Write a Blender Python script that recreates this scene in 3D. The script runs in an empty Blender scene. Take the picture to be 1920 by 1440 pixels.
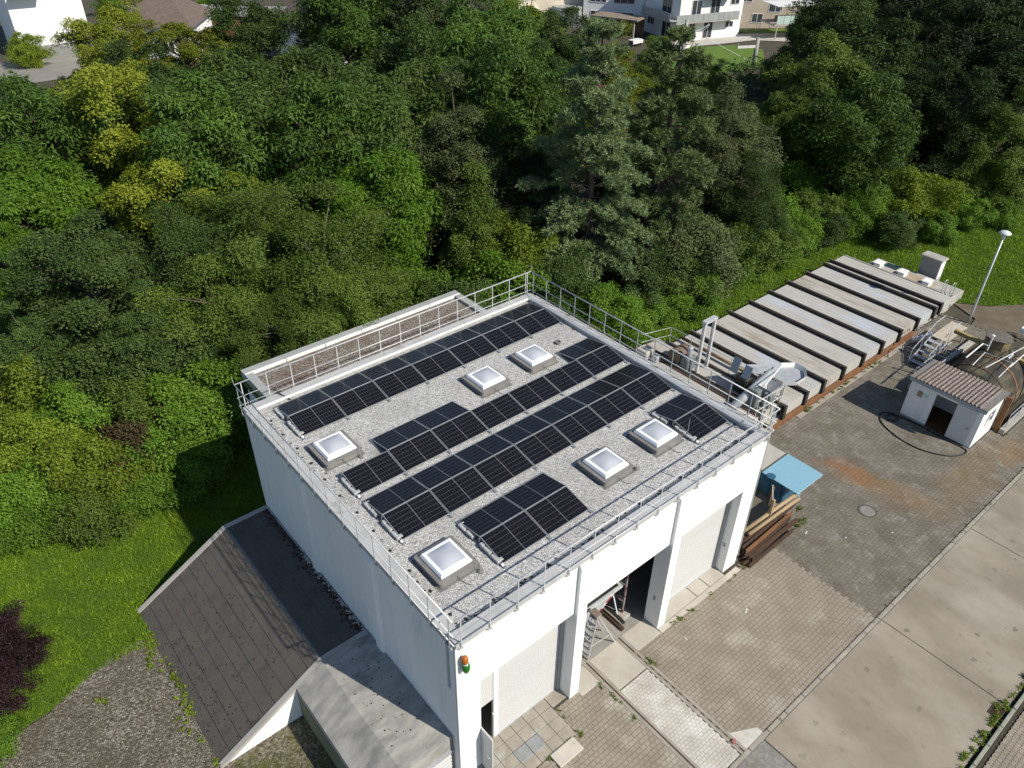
import bpy, math, random
import numpy as np
from mathutils import Vector, Matrix

random.seed(7)
RNG = np.random.default_rng(7)
SC = bpy.context.scene
COL = SC.collection
rad = math.radians

# ------------------------------------------------------------------ camera, sky, sun, exposure
CAM_POS = (-6.841, -10.167, 23.79)
YAW, PITCH, ROLL = rad(49.636), rad(35.638), rad(0.871)
fw = Vector((math.cos(YAW) * math.cos(PITCH), math.sin(YAW) * math.cos(PITCH), -math.sin(PITCH)))
rt = Vector((math.sin(YAW), -math.cos(YAW), 0))
up = rt.cross(fw)
r2 = rt * math.cos(ROLL) + up * math.sin(ROLL)
u2 = up * math.cos(ROLL) - rt * math.sin(ROLL)
cam = bpy.data.cameras.new("camera")
cam.sensor_width = 36.0
cam.lens = 1442.68 / 1920 * 36.0
cam.clip_start = 0.5
cam.clip_end = 2000
camo = bpy.data.objects.new("camera", cam)
COL.objects.link(camo)
m = Matrix((r2, u2, -fw)).transposed().to_4x4()
m.translation = CAM_POS
camo.matrix_world = m
SC.camera = camo

SUN_TO = Vector((0.37, -1.07, 1.0)).normalized()
world = bpy.data.worlds.new("World")
SC.world = world
world.use_nodes = True
wn = world.node_tree
sky = wn.nodes.new("ShaderNodeTexSky")
sky.sky_type = 'NISHITA'
sky.sun_disc = False
sky.sun_elevation = math.asin(SUN_TO.z)
sky.sun_rotation = math.atan2(SUN_TO.x, SUN_TO.y)
sky.altitude = 300
sky.dust_density = 0.4
sky.ozone_density = 2.0
bg = wn.nodes.get("Background")
wn.links.new(sky.outputs[0], bg.inputs[0])
bg.inputs[1].default_value = 0.1
sun = bpy.data.lights.new("sun", 'SUN')
sun.energy = 5.0
sun.angle = rad(0.53)
sun.color = (1.0, 0.935, 0.82)
suno = bpy.data.objects.new("sun", sun)
COL.objects.link(suno)
suno.rotation_euler = (-SUN_TO).to_track_quat('-Z', 'Y').to_euler()
suno.location = (0, 0, 60)
SC.view_settings.view_transform = 'Standard'
SC.view_settings.look = 'None'
SC.view_settings.exposure = 0.22
SC.view_settings.gamma = 1.0
SC.view_settings.use_curve_mapping = False
SC.render.engine = 'CYCLES'
SC.cycles.max_bounces = 6
SC.cycles.diffuse_bounces = 3
SC.cycles.glossy_bounces = 3
SC.cycles.transmission_bounces = 4
SC.cycles.transparent_max_bounces = 4

# ------------------------------------------------------------------ materials
MATS = {}


def mat(name, c, c2=None, scale=2.0, lo=.35, hi=.65, rough=.8, metal=0.0, bump=0.0, bscale=30.0, spec=.35,
        stretch=(1, 1, 1), c3=None, s3=9.0, lo3=.55, hi3=.75, coat=0.0, coord='pos', speck=None):
    """Procedural surface: two colours mixed by noise, an optional third one in patches, noise relief."""
    if name in MATS:
        return MATS[name]
    mt = bpy.data.materials.new(name)
    MATS[name] = mt
    mt.use_nodes = True
    nt = mt.node_tree
    N, Lk = nt.nodes, nt.links
    b = N["Principled BSDF"]
    b.inputs["Roughness"].default_value = rough
    b.inputs["Metallic"].default_value = metal
    b.inputs["Specular IOR Level"].default_value = spec
    b.inputs["Coat Weight"].default_value = coat
    if coord == 'pos':
        src = N.new("ShaderNodeNewGeometry").outputs["Position"]
    else:
        src = N.new("ShaderNodeTexCoord").outputs["Object"]
    mp = N.new("ShaderNodeMapping")
    mp.inputs["Scale"].default_value = stretch
    Lk.new(src, mp.inputs[0])
    vec = mp.outputs[0]

    def noise(s, d=6):
        n = N.new("ShaderNodeTexNoise")
        n.inputs["Scale"].default_value = s
        n.inputs["Detail"].default_value = d
        n.inputs["Roughness"].default_value = .62
        Lk.new(vec, n.inputs["Vector"])
        return n

    def ramp(sock, a, bb):
        r = N.new("ShaderNodeMapRange")
        r.inputs["From Min"].default_value = a
        r.inputs["From Max"].default_value = bb
        Lk.new(sock, r.inputs["Value"])
        return r.outputs[0]

    def mix(f, a, bcol):
        x = N.new("ShaderNodeMix")
        x.data_type = 'RGBA'
        Lk.new(f, x.inputs[0])
        for sock, v in ((x.inputs[6], a), (x.inputs[7], bcol)):
            if isinstance(v, tuple):
                sock.default_value = (*v, 1)
            else:
                Lk.new(v, sock)
        return x.outputs[2]
    out = None
    if c2 is None:
        c2 = tuple(v * .8 for v in c)
    out = mix(ramp(noise(scale).outputs[0], lo, hi), c, c2)
    if c3 is not None:
        out = mix(ramp(noise(s3, 8).outputs[0], lo3, hi3), out, c3)
    if speck is not None:
        sc_, col_, th = speck
        v = N.new("ShaderNodeTexVoronoi")
        v.inputs["Scale"].default_value = sc_
        Lk.new(src, v.inputs["Vector"])
        sp = N.new("ShaderNodeSeparateColor")
        Lk.new(v.outputs["Color"], sp.inputs[0])
        out = mix(ramp(sp.outputs[0], th, th + .02), out, col_)
    Lk.new(out, b.inputs["Base Color"])
    if bump:
        bn = N.new("ShaderNodeBump")
        bn.inputs["Strength"].default_value = bump
        bn.inputs["Distance"].default_value = .02
        nn = noise(bscale, 4)
        Lk.new(nn.outputs[0], bn.inputs["Height"])
        Lk.new(bn.outputs[0], b.inputs["Normal"])
    return mt


def gravel_mat(name, cols, scale, patch=None, bump=.8):
    """Loose stones: a cell pattern whose cells take different stone colours, with rounded relief."""
    mt = bpy.data.materials.new(name)
    MATS[name] = mt
    mt.use_nodes = True
    nt = mt.node_tree
    N, Lk = nt.nodes, nt.links
    b = N["Principled BSDF"]
    b.inputs["Roughness"].default_value = .85
    b.inputs["Specular IOR Level"].default_value = .25
    g = N.new("ShaderNodeNewGeometry")
    v = N.new("ShaderNodeTexVoronoi")
    v.inputs["Scale"].default_value = scale
    Lk.new(g.outputs["Position"], v.inputs["Vector"])
    sp = N.new("ShaderNodeSeparateColor")
    Lk.new(v.outputs["Color"], sp.inputs[0])
    cr = N.new("ShaderNodeValToRGB")
    e = cr.color_ramp.elements
    while len(e) < len(cols):
        e.new(.5)
    for i, c in enumerate(cols):
        e[i].position = i / (len(cols) - 1)
        e[i].color = (*c, 1)
    Lk.new(sp.outputs[0], cr.inputs[0])
    out = cr.outputs[0]
    if patch:
        pc, ps, a, bb, amt = patch
        n = N.new("ShaderNodeTexNoise")
        n.inputs["Scale"].default_value = ps
        n.inputs["Detail"].default_value = 7
        Lk.new(g.outputs["Position"], n.inputs["Vector"])
        r = N.new("ShaderNodeMapRange")
        r.inputs["From Min"].default_value = a
        r.inputs["From Max"].default_value = bb
        r.inputs["To Max"].default_value = amt
        Lk.new(n.outputs[0], r.inputs[0])
        x = N.new("ShaderNodeMix")
        x.data_type = 'RGBA'
        Lk.new(r.outputs[0], x.inputs[0])
        Lk.new(out, x.inputs[6])
        x.inputs[7].default_value = (*pc, 1)
        out = x.outputs[2]
    Lk.new(out, b.inputs["Base Color"])
    bn = N.new("ShaderNodeBump")
    bn.inputs["Strength"].default_value = bump
    bn.inputs["Distance"].default_value = .03
    bn.invert = True
    Lk.new(v.outputs["Distance"], bn.inputs["Height"])
    Lk.new(bn.outputs[0], b.inputs["Normal"])
    return mt


def leaf_mat(name, dark, light, trans=.35, rough=.52, vary=.5):
    mt = bpy.data.materials.new(name)
    MATS[name] = mt
    mt.use_nodes = True
    nt = mt.node_tree
    N, Lk = nt.nodes, nt.links
    b = N["Principled BSDF"]
    b.inputs["Roughness"].default_value = rough
    b.inputs["Specular IOR Level"].default_value = .22
    at = N.new("ShaderNodeAttribute")
    at.attribute_name = "rnd"
    oi = N.new("ShaderNodeObjectInfo")
    x = N.new("ShaderNodeMix")
    x.data_type = 'RGBA'
    x.inputs[6].default_value = (*dark, 1)
    x.inputs[7].default_value = (*light, 1)
    Lk.new(at.outputs["Fac"], x.inputs[0])
    hs = N.new("ShaderNodeHueSaturation")
    mr = N.new("ShaderNodeMapRange")
    mr.inputs["To Min"].default_value = 1 - vary * .5
    mr.inputs["To Max"].default_value = 1 + vary * .5
    Lk.new(oi.outputs["Random"], mr.inputs[0])
    Lk.new(mr.outputs[0], hs.inputs["Value"])
    Lk.new(x.outputs[2], hs.inputs["Color"])
    Lk.new(hs.outputs[0], b.inputs["Base Color"])
    tr = N.new("ShaderNodeBsdfTranslucent")
    Lk.new(hs.outputs[0], tr.inputs[0])
    ms = N.new("ShaderNodeMixShader")
    ms.inputs[0].default_value = trans
    Lk.new(b.outputs[0], ms.inputs[1])
    Lk.new(tr.outputs[0], ms.inputs[2])
    Lk.new(ms.outputs[0], N["Material Output"].inputs[0])
    return mt


# ------------------------------------------------------------------ mesh helpers
class MB:
    def __init__(self):
        self.v, self.f = [], []

    def add(self, vs, fs):
        o = len(self.v)
        self.v += [tuple(p) for p in vs]
        self.f += [tuple(i + o for i in q) for q in fs]
        return self

    def box(self, x0, x1, y0, y1, z0, z1):
        return self.add([(x0, y0, z0), (x1, y0, z0), (x1, y1, z0), (x0, y1, z0),
                         (x0, y0, z1), (x1, y0, z1), (x1, y1, z1), (x0, y1, z1)],
                        [(0, 3, 2, 1), (4, 5, 6, 7), (0, 1, 5, 4), (1, 2, 6, 5), (2, 3, 7, 6), (3, 0, 4, 7)])

    def cbox(self, x0, x1, y0, y1, z0, z1, c=.02):
        """box with chamfered top and vertical edges"""
        def ring(i, z):
            return [(x0 + i + c, y0 + i, z), (x1 - i - c, y0 + i, z), (x1 - i, y0 + i + c, z), (x1 - i, y1 - i - c, z),
                    (x1 - i - c, y1 - i, z), (x0 + i + c, y1 - i, z), (x0 + i, y1 - i - c, z), (x0 + i, y0 + i + c, z)]
        vs = ring(0, z0) + ring(0, z1 - c) + ring(c, z1)
        fs = [tuple(range(7, -1, -1)), tuple(range(16, 24))]
        for k in range(2):
            for i in range(8):
                j = (i + 1) % 8
                fs.append((k * 8 + i, k * 8 + j, k * 8 + 8 + j, k * 8 + 8 + i))
        return self.add(vs, fs)

    def beam(self, p0, p1, w, h, upv=(0, 0, 1)):
        """rectangular bar from p0 to p1, w wide, h high"""
        p0, p1 = Vector(p0), Vector(p1)
        d = (p1 - p0).normalized()
        u = Vector(upv)
        s = d.cross(u)
        if s.length < 1e-4:
            s = d.cross(Vector((1, 0, 0)))
        s.normalize()
        u = s.cross(d).normalized()
        a, b = s * (w / 2), u * (h / 2)
        vs = [p0 - a - b, p0 + a - b, p0 + a + b, p0 - a + b, p1 - a - b, p1 + a - b, p1 + a + b, p1 - a + b]
        return self.add(vs, [(0, 1, 2, 3), (7, 6, 5, 4), (0, 4, 5, 1), (1, 5, 6, 2), (2, 6, 7, 3), (3, 7, 4, 0)])

    def tube(self, pts, r, n=8, cap=True):
        pts = [Vector(p) for p in pts]
        rs = r if isinstance(r, (list, tuple)) else [r] * len(pts)
        vs, fs = [], []
        prev = None
        for i, p in enumerate(pts):
            d = (pts[min(i + 1, len(pts) - 1)] - pts[max(i - 1, 0)]).normalized()
            if prev is None:
                s = d.cross(Vector((0, 0, 1)))
                if s.length < 1e-3:
                    s = d.cross(Vector((1, 0, 0)))
            else:
                s = prev - d * prev.dot(d)
            s.normalize()
            prev = s
            t = d.cross(s)
            for k in range(n):
                a = 2 * math.pi * k / n
                vs.append(p + (s * math.cos(a) + t * math.sin(a)) * rs[i])
        for i in range(len(pts) - 1):
            for k in range(n):
                k2 = (k + 1) % n
                fs.append((i * n + k, i * n + k2, i * n + n + k2, i * n + n + k))
        if cap:
            fs.append(tuple(range(n - 1, -1, -1)))
            fs.append(tuple(range((len(pts) - 1) * n, len(pts) * n)))
        return self.add(vs, fs)

    def lathe(self, prof, c, n=20, axis='z', capb=True, capt=True):
        vs, fs = [], []
        for r, h in prof:
            for k in range(n):
                a = 2 * math.pi * k / n
                if axis == 'z':
                    vs.append((c[0] + r * math.cos(a), c[1] + r * math.sin(a), c[2] + h))
                elif axis == 'x':
                    vs.append((c[0] + h, c[1] + r * math.cos(a), c[2] + r * math.sin(a)))
                else:
                    vs.append((c[0] + r * math.sin(a), c[1] + h, c[2] + r * math.cos(a)))
        for i in range(len(prof) - 1):
            for k in range(n):
                k2 = (k + 1) % n
                fs.append((i * n + k, i * n + k2, i * n + n + k2, i * n + n + k))
        if capb:
            fs.append(tuple(range(n - 1, -1, -1)))
        if capt:
            fs.append(tuple(range((len(prof) - 1) * n, len(prof) * n)))
        return self.add(vs, fs)

    def prism(self, poly, z0, z1):
        n = len(poly)
        vs = [(x, y, z0) for x, y in poly] + [(x, y, z1) for x, y in poly]
        fs = [tuple(range(n - 1, -1, -1)), tuple(range(n, 2 * n))]
        fs += [(i, (i + 1) % n, n + (i + 1) % n, n + i) for i in range(n)]
        return self.add(vs, fs)

    def extrude(self, poly, d):
        """closed 3D polygon extruded by vector d"""
        n = len(poly)
        d = Vector(d)
        vs = [Vector(p) for p in poly] + [Vector(p) + d for p in poly]
        fs = [tuple(range(n - 1, -1, -1)), tuple(range(n, 2 * n))]
        fs += [(i, (i + 1) % n, n + (i + 1) % n, n + i) for i in range(n)]
        return self.add(vs, fs)

    def mesh(self, name, off=(0, 0, 0)):
        me = bpy.data.meshes.new(name)
        ox, oy, oz = off
        me.from_pydata([(x - ox, y - oy, z - oz) for x, y, z in self.v], [], self.f)
        me.update()
        return me


def fix(me):
    import bmesh
    bm = bmesh.new()
    bm.from_mesh(me)
    bmesh.ops.recalc_face_normals(bm, faces=bm.faces)
    bm.to_mesh(me)
    bm.free()


def link(name, me, mt=None, parent=None):
    o = bpy.data.objects.new(name, me)
    COL.objects.link(o)
    if mt is not None and me is not None and not me.materials:
        me.materials.append(mt)
    if parent is not None:
        o.parent = parent
    return o


def tag(o, label=None, cat=None, group=None, kind=None):
    if label:
        o["label"] = label
    if cat:
        o["category"] = cat
    if group:
        o["group"] = group
    if kind:
        o["kind"] = kind
    return o


def thing(name, label, cat, loc=(0, 0, 0), group=None):
    o = bpy.data.objects.new(name, None)
    o.empty_display_size = .2
    COL.objects.link(o)
    o.location = loc
    return tag(o, label, cat, group)


def rootloc(o):
    p = Vector((0, 0, 0))
    while o is not None:
        p += o.location
        o = o.parent
    return p


def part(name, mb, mt, parent, smooth=False):
    """world-space shape that becomes a child of parent (whose ancestors are unrotated)"""
    me = mb.mesh(name, rootloc(parent))
    fix(me)
    if smooth:
        me.shade_smooth()
    return link(name, me, mt, parent)


def solo(name, mb, mt, label, cat, loc=(0, 0, 0), group=None, smooth=False):
    me = mb.mesh(name, loc)
    fix(me)
    if smooth:
        me.shade_smooth()
    o = link(name, me, mt)
    o.location = loc
    return tag(o, label, cat, group)


def struct(name, mb, mt, kind='structure', label=None):
    me = mb.mesh(name)
    fix(me)
    return tag(link(name, me, mt), label, None, None, kind)


def copy_tree(o, loc, rotz=0.0, scale=None, label=None, group=None, parent=None):
    c = o.copy()
    COL.objects.link(c)
    if parent is None:
        c.location = loc
        c.rotation_euler = (0, 0, rotz)
        if scale is not None:
            c.scale = scale if isinstance(scale, tuple) else (scale,) * 3
        if label:
            c["label"] = label
        if group:
            c["group"] = group
    else:
        c.parent = parent
    for ch in list(o.children):
        copy_tree(ch, None, parent=c)
    return c


def sheet(poly, z, sub=None):
    return MB().add([(x, y, z) for x, y in poly], [tuple(range(len(poly)))])


# ---- palette
white_paint = mat("white_wall_paint", (.80, .80, .78), (.72, .73, .72), scale=.7, lo=.4, hi=.75, rough=.75, bump=.05, bscale=60, stretch=(1.3, 1.3, .16),
                  c3=(.60, .615, .62), s3=1.5, lo3=.56, hi3=.80)
white_metal = mat("white_coated_metal", (.78, .78, .77), (.72, .72, .70), scale=1.5, rough=.45)
white_plastic = mat("white_plastic", (.82, .83, .84), (.76, .77, .79), scale=3, rough=.35)
galv = mat("galvanised_steel", (.60, .61, .62), (.50, .51, .53), scale=8, rough=.42, metal=.3)
galv_dull = mat("dull_galvanised_sheet", (.46, .48, .50), (.36, .38, .40), scale=2.5, rough=.55, metal=.3, c3=(.30, .31, .31), s3=4, lo3=.6, hi3=.8)
alu = mat("aluminium", (.66, .67, .68), (.58, .59, .60), scale=6, rough=.38, metal=.6)
capm = mat("parapet_sheet_metal", (.50, .50, .49), (.40, .40, .39), scale=1.2, rough=.6, metal=.15, c3=(.22, .205, .18), s3=1.1, lo3=.6, hi3=.72)
concrete = mat("concrete", (.40, .38, .345), (.31, .295, .27), scale=1.1, rough=.88, bump=.15, bscale=50, c3=(.22, .21, .19), s3=3, lo3=.6, hi3=.85)
old_concrete = mat("weathered_concrete", (.37, .355, .32), (.235, .23, .215), scale=2.2, lo=.36, hi=.66, rough=.9, bump=.25, bscale=60,
                   stretch=(.55, 1.3, 1), c3=(.15, .148, .14), s3=1.2, lo3=.52, hi3=.74)
kerb_m = mat("kerb_concrete", (.33, .30, .255), (.25, .23, .195), scale=2, rough=.9, bump=.15, bscale=60)
dark_bit = mat("dark_bitumen", (.078, .070, .061), (.098, .087, .075), scale=1.4, rough=.85, bump=.3, bscale=90, c3=(.055, .047, .042), s3=2.2, lo3=.55, hi3=.7)
flash = mat("grey_flashing", (.13, .125, .12), (.19, .185, .175), scale=3, rough=.8, bump=.15, bscale=40)
rust = mat("rusty_steel", (.21, .10, .045), (.13, .065, .035), scale=3, rough=.85, bump=.2, bscale=50, c3=(.28, .14, .055), s3=6)
dark_rust = mat("dark_rusty_steel", (.075, .042, .027), (.045, .03, .022), scale=4, rough=.85, bump=.2, bscale=40, c3=(.14, .07, .035), s3=5)  # real rust, darkened further for the shade on the scrap pile
black_rubber = mat("black_rubber", (.015, .015, .016), (.022, .022, .022), scale=5, rough=.55)
dark_beam = mat("dark_steel_beam", (.055, .048, .042), (.035, .031, .028), scale=2, rough=.6, metal=.2, c3=(.12, .07, .04), s3=2, lo3=.6, hi3=.8)
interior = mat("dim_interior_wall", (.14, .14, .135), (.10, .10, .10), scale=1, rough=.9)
roof_gravel = gravel_mat("roof_gravel", [(.17, .17, .165), (.39, .385, .37), (.50, .495, .48), (.70, .695, .68)], 34,
                         ((.27, .26, .235), .7, .48, .80, .55))

# ------------------------------------------------------------------ ground
soil = mat("soil", (.075, .062, .045), (.05, .045, .03), scale=.6, rough=.95, bump=.4, bscale=20, c3=(.05, .07, .025), s3=1.5)
struct("ground", sheet([(-700, -700), (900, -700), (900, 900), (-700, 900)], -.09), soil)
grass_soil = mat("lawn_turf", (.045, .085, .010), (.075, .12, .014), scale=1.6, rough=.9, bump=.6, bscale=25, c3=(.14, .17, .04), s3=.5, lo3=.58, hi3=.8)
LAWN_L = [(-24, 8.0), (-16, 9.3), (-11.5, 10.25), (-9.2, 10.45), (-7.6, 11.0), (-6.3, 11.1), (-5.2, 10.6), (-4.6, 11.6), (-3, 12.9), (0, 12.9),
          (2.3, 13.2), (2.3, 20), (1, 23), (-24, 24)]
LAWN_R = [(23.7, 11.6), (41.0, 11.6), (41.2, 9), (42.2, 4.3), (43.6, 2.6), (46.5, .8), (52, -1.2), (70, -6), (96, -12), (96, 10), (62, 12.6), (46, 13.6), (30, 15.5), (22, 16)]
struct("lawn", sheet(LAWN_L, -.03), grass_soil, label="mown lawn between the hall and the hedge")
struct("lawn", sheet(LAWN_R, -.03), grass_soil, label="grass strip beyond the covered tank")
yard_gravel = gravel_mat("yard_gravel", [(.045, .04, .03), (.10, .087, .066), (.15, .133, .105), (.30, .28, .24)], 20,
                         ((.085, .072, .045), .5, .40, .62, .8), bump=.9)
moss_gravel = gravel_mat("mossy_gravel", [(.05, .045, .03), (.09, .085, .05), (.14, .12, .08), (.22, .20, .16)], 16,
                         ((.075, .08, .012), .9, .42, .6, .8), bump=.7)
struct("gravel_yard", sheet([(-30, -20), (-2.4, -20), (-2.4, 4.9), (-3.1, 12.5), (-5.0, 12.4), (-5.5, 11.3), (-6.3, 11.4), (-7.6, 11.2), (-9.2, 10.4), (-11.5, 10.2), (-16, 9.3), (-30, 7.2)], -.02),
       yard_gravel)
struct("mossy_gravel_strip", sheet([(-4.6, -3), (-2.75, -3), (-2.75, 4.95), (-5.2, 4.95)], -.014), moss_gravel)

dirt = mat("packed_dirt", (.15, .122, .085), (.10, .082, .058), scale=1.0, rough=.95, bump=.4, bscale=18, c3=(.09, .11, .04), s3=1.4, lo3=.58, hi3=.72)
struct("dirt_path", sheet([(37, 2), (41.1, 2.6), (42.0, 4.4), (43.4, 2.7), (46.3, .9), (51.8, -1.1), (70, -5.9), (96, -11.9), (96, -20), (40.2, -5.1), (38, -4.8)], -.022), dirt)
bed = mat("joint_sand", (.062, .053, .038), (.045, .039, .028), scale=2, rough=.95, c3=(.07, .085, .025), s3=2.5, lo3=.58, hi3=.7)
struct("paving_bed", sheet([(-2.7, -4.9), (40.2, -4.9), (40.2, 4.4), (42, 4.4), (41.5, 8), (41, 12.2), (13.9, 12.2), (13.6, .1), (-2.7, .1)], -.007), bed)

# road of concrete slabs
road_m = mat("road_concrete", (.28, .248, .195), (.21, .184, .142), scale=.5, lo=.38, hi=.62, rough=.9, bump=.12, bscale=70, stretch=(1, .55, 1),
             c3=(.33, .30, .245), s3=.28, lo3=.50, hi3=.68, speck=(6, (.13, .115, .09), .985))
rough_road = mat("broken_asphalt", (.26, .25, .23), (.16, .15, .14), scale=6, rough=.95, bump=.5, bscale=50, c3=(.13, .11, .07), s3=1.2)
road = tag(bpy.data.objects.new("road", None), None, None, None, 'structure')
COL.objects.link(road)
xs = [8.35, 15.72, 23.1, 30.4, 37.8, 45, 52, 60]
for a, b in zip(xs[:-1], xs[1:]):
    part("road_slab", MB().cbox(a + .012, b - .012, -9.78, -5.19, -.2, .0, .012), road_m, road)
part("road_slab", MB().box(-6, 8.33, -9.78, -5.19, -.2, -.012), rough_road, road)
# kerb stones along the forecourt and along the far pavement
kerb = tag(bpy.data.objects.new("kerb", None), None, None, None, 'structure')
COL.objects.link(kerb)
k1 = MB().cbox(-.49, .49, -.075, .075, -.2, 0, .012).mesh("kerb_stone")
fix(k1)
k1.materials.append(kerb_m)
for i in range(38):
    o = link("kerb_stone", k1, None, kerb)
    o.location = (3.2 + i, -5.10, .012 + random.uniform(-.004, .004))
k2 = MB().cbox(-.49, .49, -.06, .06, -.25, .12, .015).mesh("kerb_stone_tall")
fix(k2)
k2.materials.append(mat("mossy_kerb", (.30, .30, .25), (.20, .22, .17), scale=3, rough=.9, bump=.2))
for i in range(18):
    o = link("kerb_stone", k2, None, kerb)
    o.location = (9.2 + i, -9.93, random.uniform(-.006, .006))

# ------------------------------------------------------------------ block paving
paver_m = mat("paving_block", (.285, .25, .198), (.225, .196, .152), scale=1.1, rough=.9, bump=.15, bscale=80, c3=(.36, .335, .285), s3=.5, lo3=.54, hi3=.68)
paver_w = mat("paving_block_painted", (.50, .475, .425), (.40, .37, .32), scale=1.6, rough=.85, bump=.1, bscale=80, c3=(.60, .585, .555), s3=.7, lo3=.48, hi3=.66)


def stained_paver():
    mt = mat("paving_block_stained", (.185, .165, .135), (.125, .108, .085), scale=.8, rough=.92, bump=.2, bscale=70, c3=(.25, .235, .205), s3=2.0, lo3=.52, hi3=.72)
    nt = mt.node_tree
    N, Lk = nt.nodes, nt.links
    b = N["Principled BSDF"]
    prev = b.inputs["Base Color"].links[0].from_socket
    g = N.new("ShaderNodeNewGeometry")
    n = N.new("ShaderNodeTexNoise")
    n.inputs["Scale"].default_value = 1.1
    n.inputs["Detail"].default_value = 6
    Lk.new(g.outputs["Position"], n.inputs["Vector"])
    vm = N.new("ShaderNodeVectorMath")
    vm.operation = 'MULTIPLY_ADD'
    vm.inputs[1].default_value = (1.9, 1.9, 0)
    Lk.new(n.outputs["Color"], vm.inputs[0])
    Lk.new(g.outputs["Position"], vm.inputs[2])
    # iron-red run-off: a tongue across the blocks and a band near the kerb
    for (cx, cy, rx, ry, ang, col, amt) in ((23.3, .95, .75, 1.7, .05, (.27, .11, .035), .55), (23.6, -1.2, 1.0, 2.9, .16, (.22, .135, .05), .42),
                                            (27.2, -2.7, 3.4, 1.0, .12, (.21, .145, .055), .42), (30.6, -3.3, 1.4, .8, 0, (.23, .13, .045), .45)):
        mp = N.new("ShaderNodeMapping")
        mp.vector_type = 'TEXTURE'
        mp.inputs["Location"].default_value = (cx, cy, 0)
        mp.inputs["Rotation"].default_value = (0, 0, ang)
        mp.inputs["Scale"].default_value = (rx, ry, 1)
        Lk.new(vm.outputs[0], mp.inputs[0])
        ln = N.new("ShaderNodeVectorMath")
        ln.operation = 'LENGTH'
        Lk.new(mp.outputs[0], ln.inputs[0])
        r = N.new("ShaderNodeMapRange")
        r.inputs["From Min"].default_value = 1.1
        r.inputs["From Max"].default_value = .35
        r.inputs["To Max"].default_value = amt
        Lk.new(ln.outputs["Value"], r.inputs[0])
        x = N.new("ShaderNodeMix")
        x.data_type = 'RGBA'
        Lk.new(r.outputs[0], x.inputs[0])
        Lk.new(prev, x.inputs[6])
        x.inputs[7].default_value = (*col, 1)
        prev = x.outputs[2]
    Lk.new(prev, b.inputs["Base Color"])
    return mt


paver_d = stained_paver()
PL, PP = .205, .158          # block length and row pitch
W1, W2 = .088, .070           # half width at the ends and at the waist
g_ = .0055
_h = PL / 2
BONE = [(-_h + g_, -W1 + g_), (-.062, -W1 + g_), (-.040, -W2 + g_), (.040, -W2 + g_), (.062, -W1 + g_), (_h - g_, -W1 + g_),
        (_h - g_, W1 - g_), (.062, W1 - g_), (.040, W2 - g_), (-.040, W2 - g_), (-.062, W1 - g_), (-_h + g_, W1 - g_)]


def bone_shape():
    n = len(BONE)
    top = [(x * .975, y * .965, 0) for x, y in BONE]
    mid = [(x, y, -.0025) for x, y in BONE]
    low = [(x, y, -.05) for x, y in BONE]
    v = np.array(top + mid + low)
    f = [tuple(range(n))]
    for k in range(2):
        f += [(k * n + (i + 1) % n, k * n + i, (k + 1) * n + i, (k + 1) * n + (i + 1) % n) for i in range(n)]
    return v, f


BV, BF = bone_shape()


def merged(name, shapes_v, faces, centers, zj, parent, mt, rot=0.0, kind='stuff'):
    v = np.asarray(shapes_v)
    c, s = math.cos(rot), math.sin(rot)
    v = np.stack([v[:, 0] * c - v[:, 1] * s, v[:, 0] * s + v[:, 1] * c, v[:, 2]], 1)
    C = np.concatenate([np.asarray(centers), np.asarray(zj)[:, None]], 1)
    V = (v[None] + C[:, None]).reshape(-1, 3)
    nv = len(v)
    loops = np.concatenate([np.array(f) for f in faces])
    sizes = np.array([len(f) for f in faces])
    n = len(C)
    LI = (loops[None] + (np.arange(n) * nv)[:, None]).ravel()
    SZ = np.tile(sizes, n)
    ST = np.concatenate([[0], np.cumsum(SZ)[:-1]])
    me = bpy.data.meshes.new(name)
    me.vertices.add(len(V))
    me.vertices.foreach_set("co", V.ravel())
    me.loops.add(len(LI))
    me.loops.foreach_set("vertex_index", LI)
    me.polygons.add(len(SZ))
    me.polygons.foreach_set("loop_start", ST)
    me.polygons.foreach_set("loop_total", SZ)
    me.update(calc_edges=True)
    me.shade_flat()
    o = link(name, me, mt, parent)
    if kind:
        o["kind"] = kind
    return o


def inside(p, polys):
    for (a, b, c, d) in polys:
        if a < p[0] < b and c < p[1] < d:
            return True
    return False


def grid(x0, x1, y0, y1, holes, px=PL, py=PP):
    pts = []
    j = 0
    y = y0 + py / 2
    while y < y1 - py * .4:
        x = x0 + (0 if j % 2 else px / 2)
        while x < x1 + px * .05:
            if not inside((x, y), holes):
                pts.append((x, y))
            x += px
        y += py
        j += 1
    return pts


paving = tag(bpy.data.objects.new("block_paving", None), None, None, None, 'structure')
COL.objects.link(paving)
Z1 = grid(.0, 15.6, -5.0, -.02, [(5.81, 7.55, -5.2, 1), (-.2, 3.70, -1.22, .3), (2.65, 3.55, -1.70, -1.1),                                   (4.86, 13.7, -.28, .2)])
def in_tip(p):
    return 7.6 < p[0] < 8.68 and p[1] < -4.28 - (p[0] - 7.62) * .5


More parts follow.
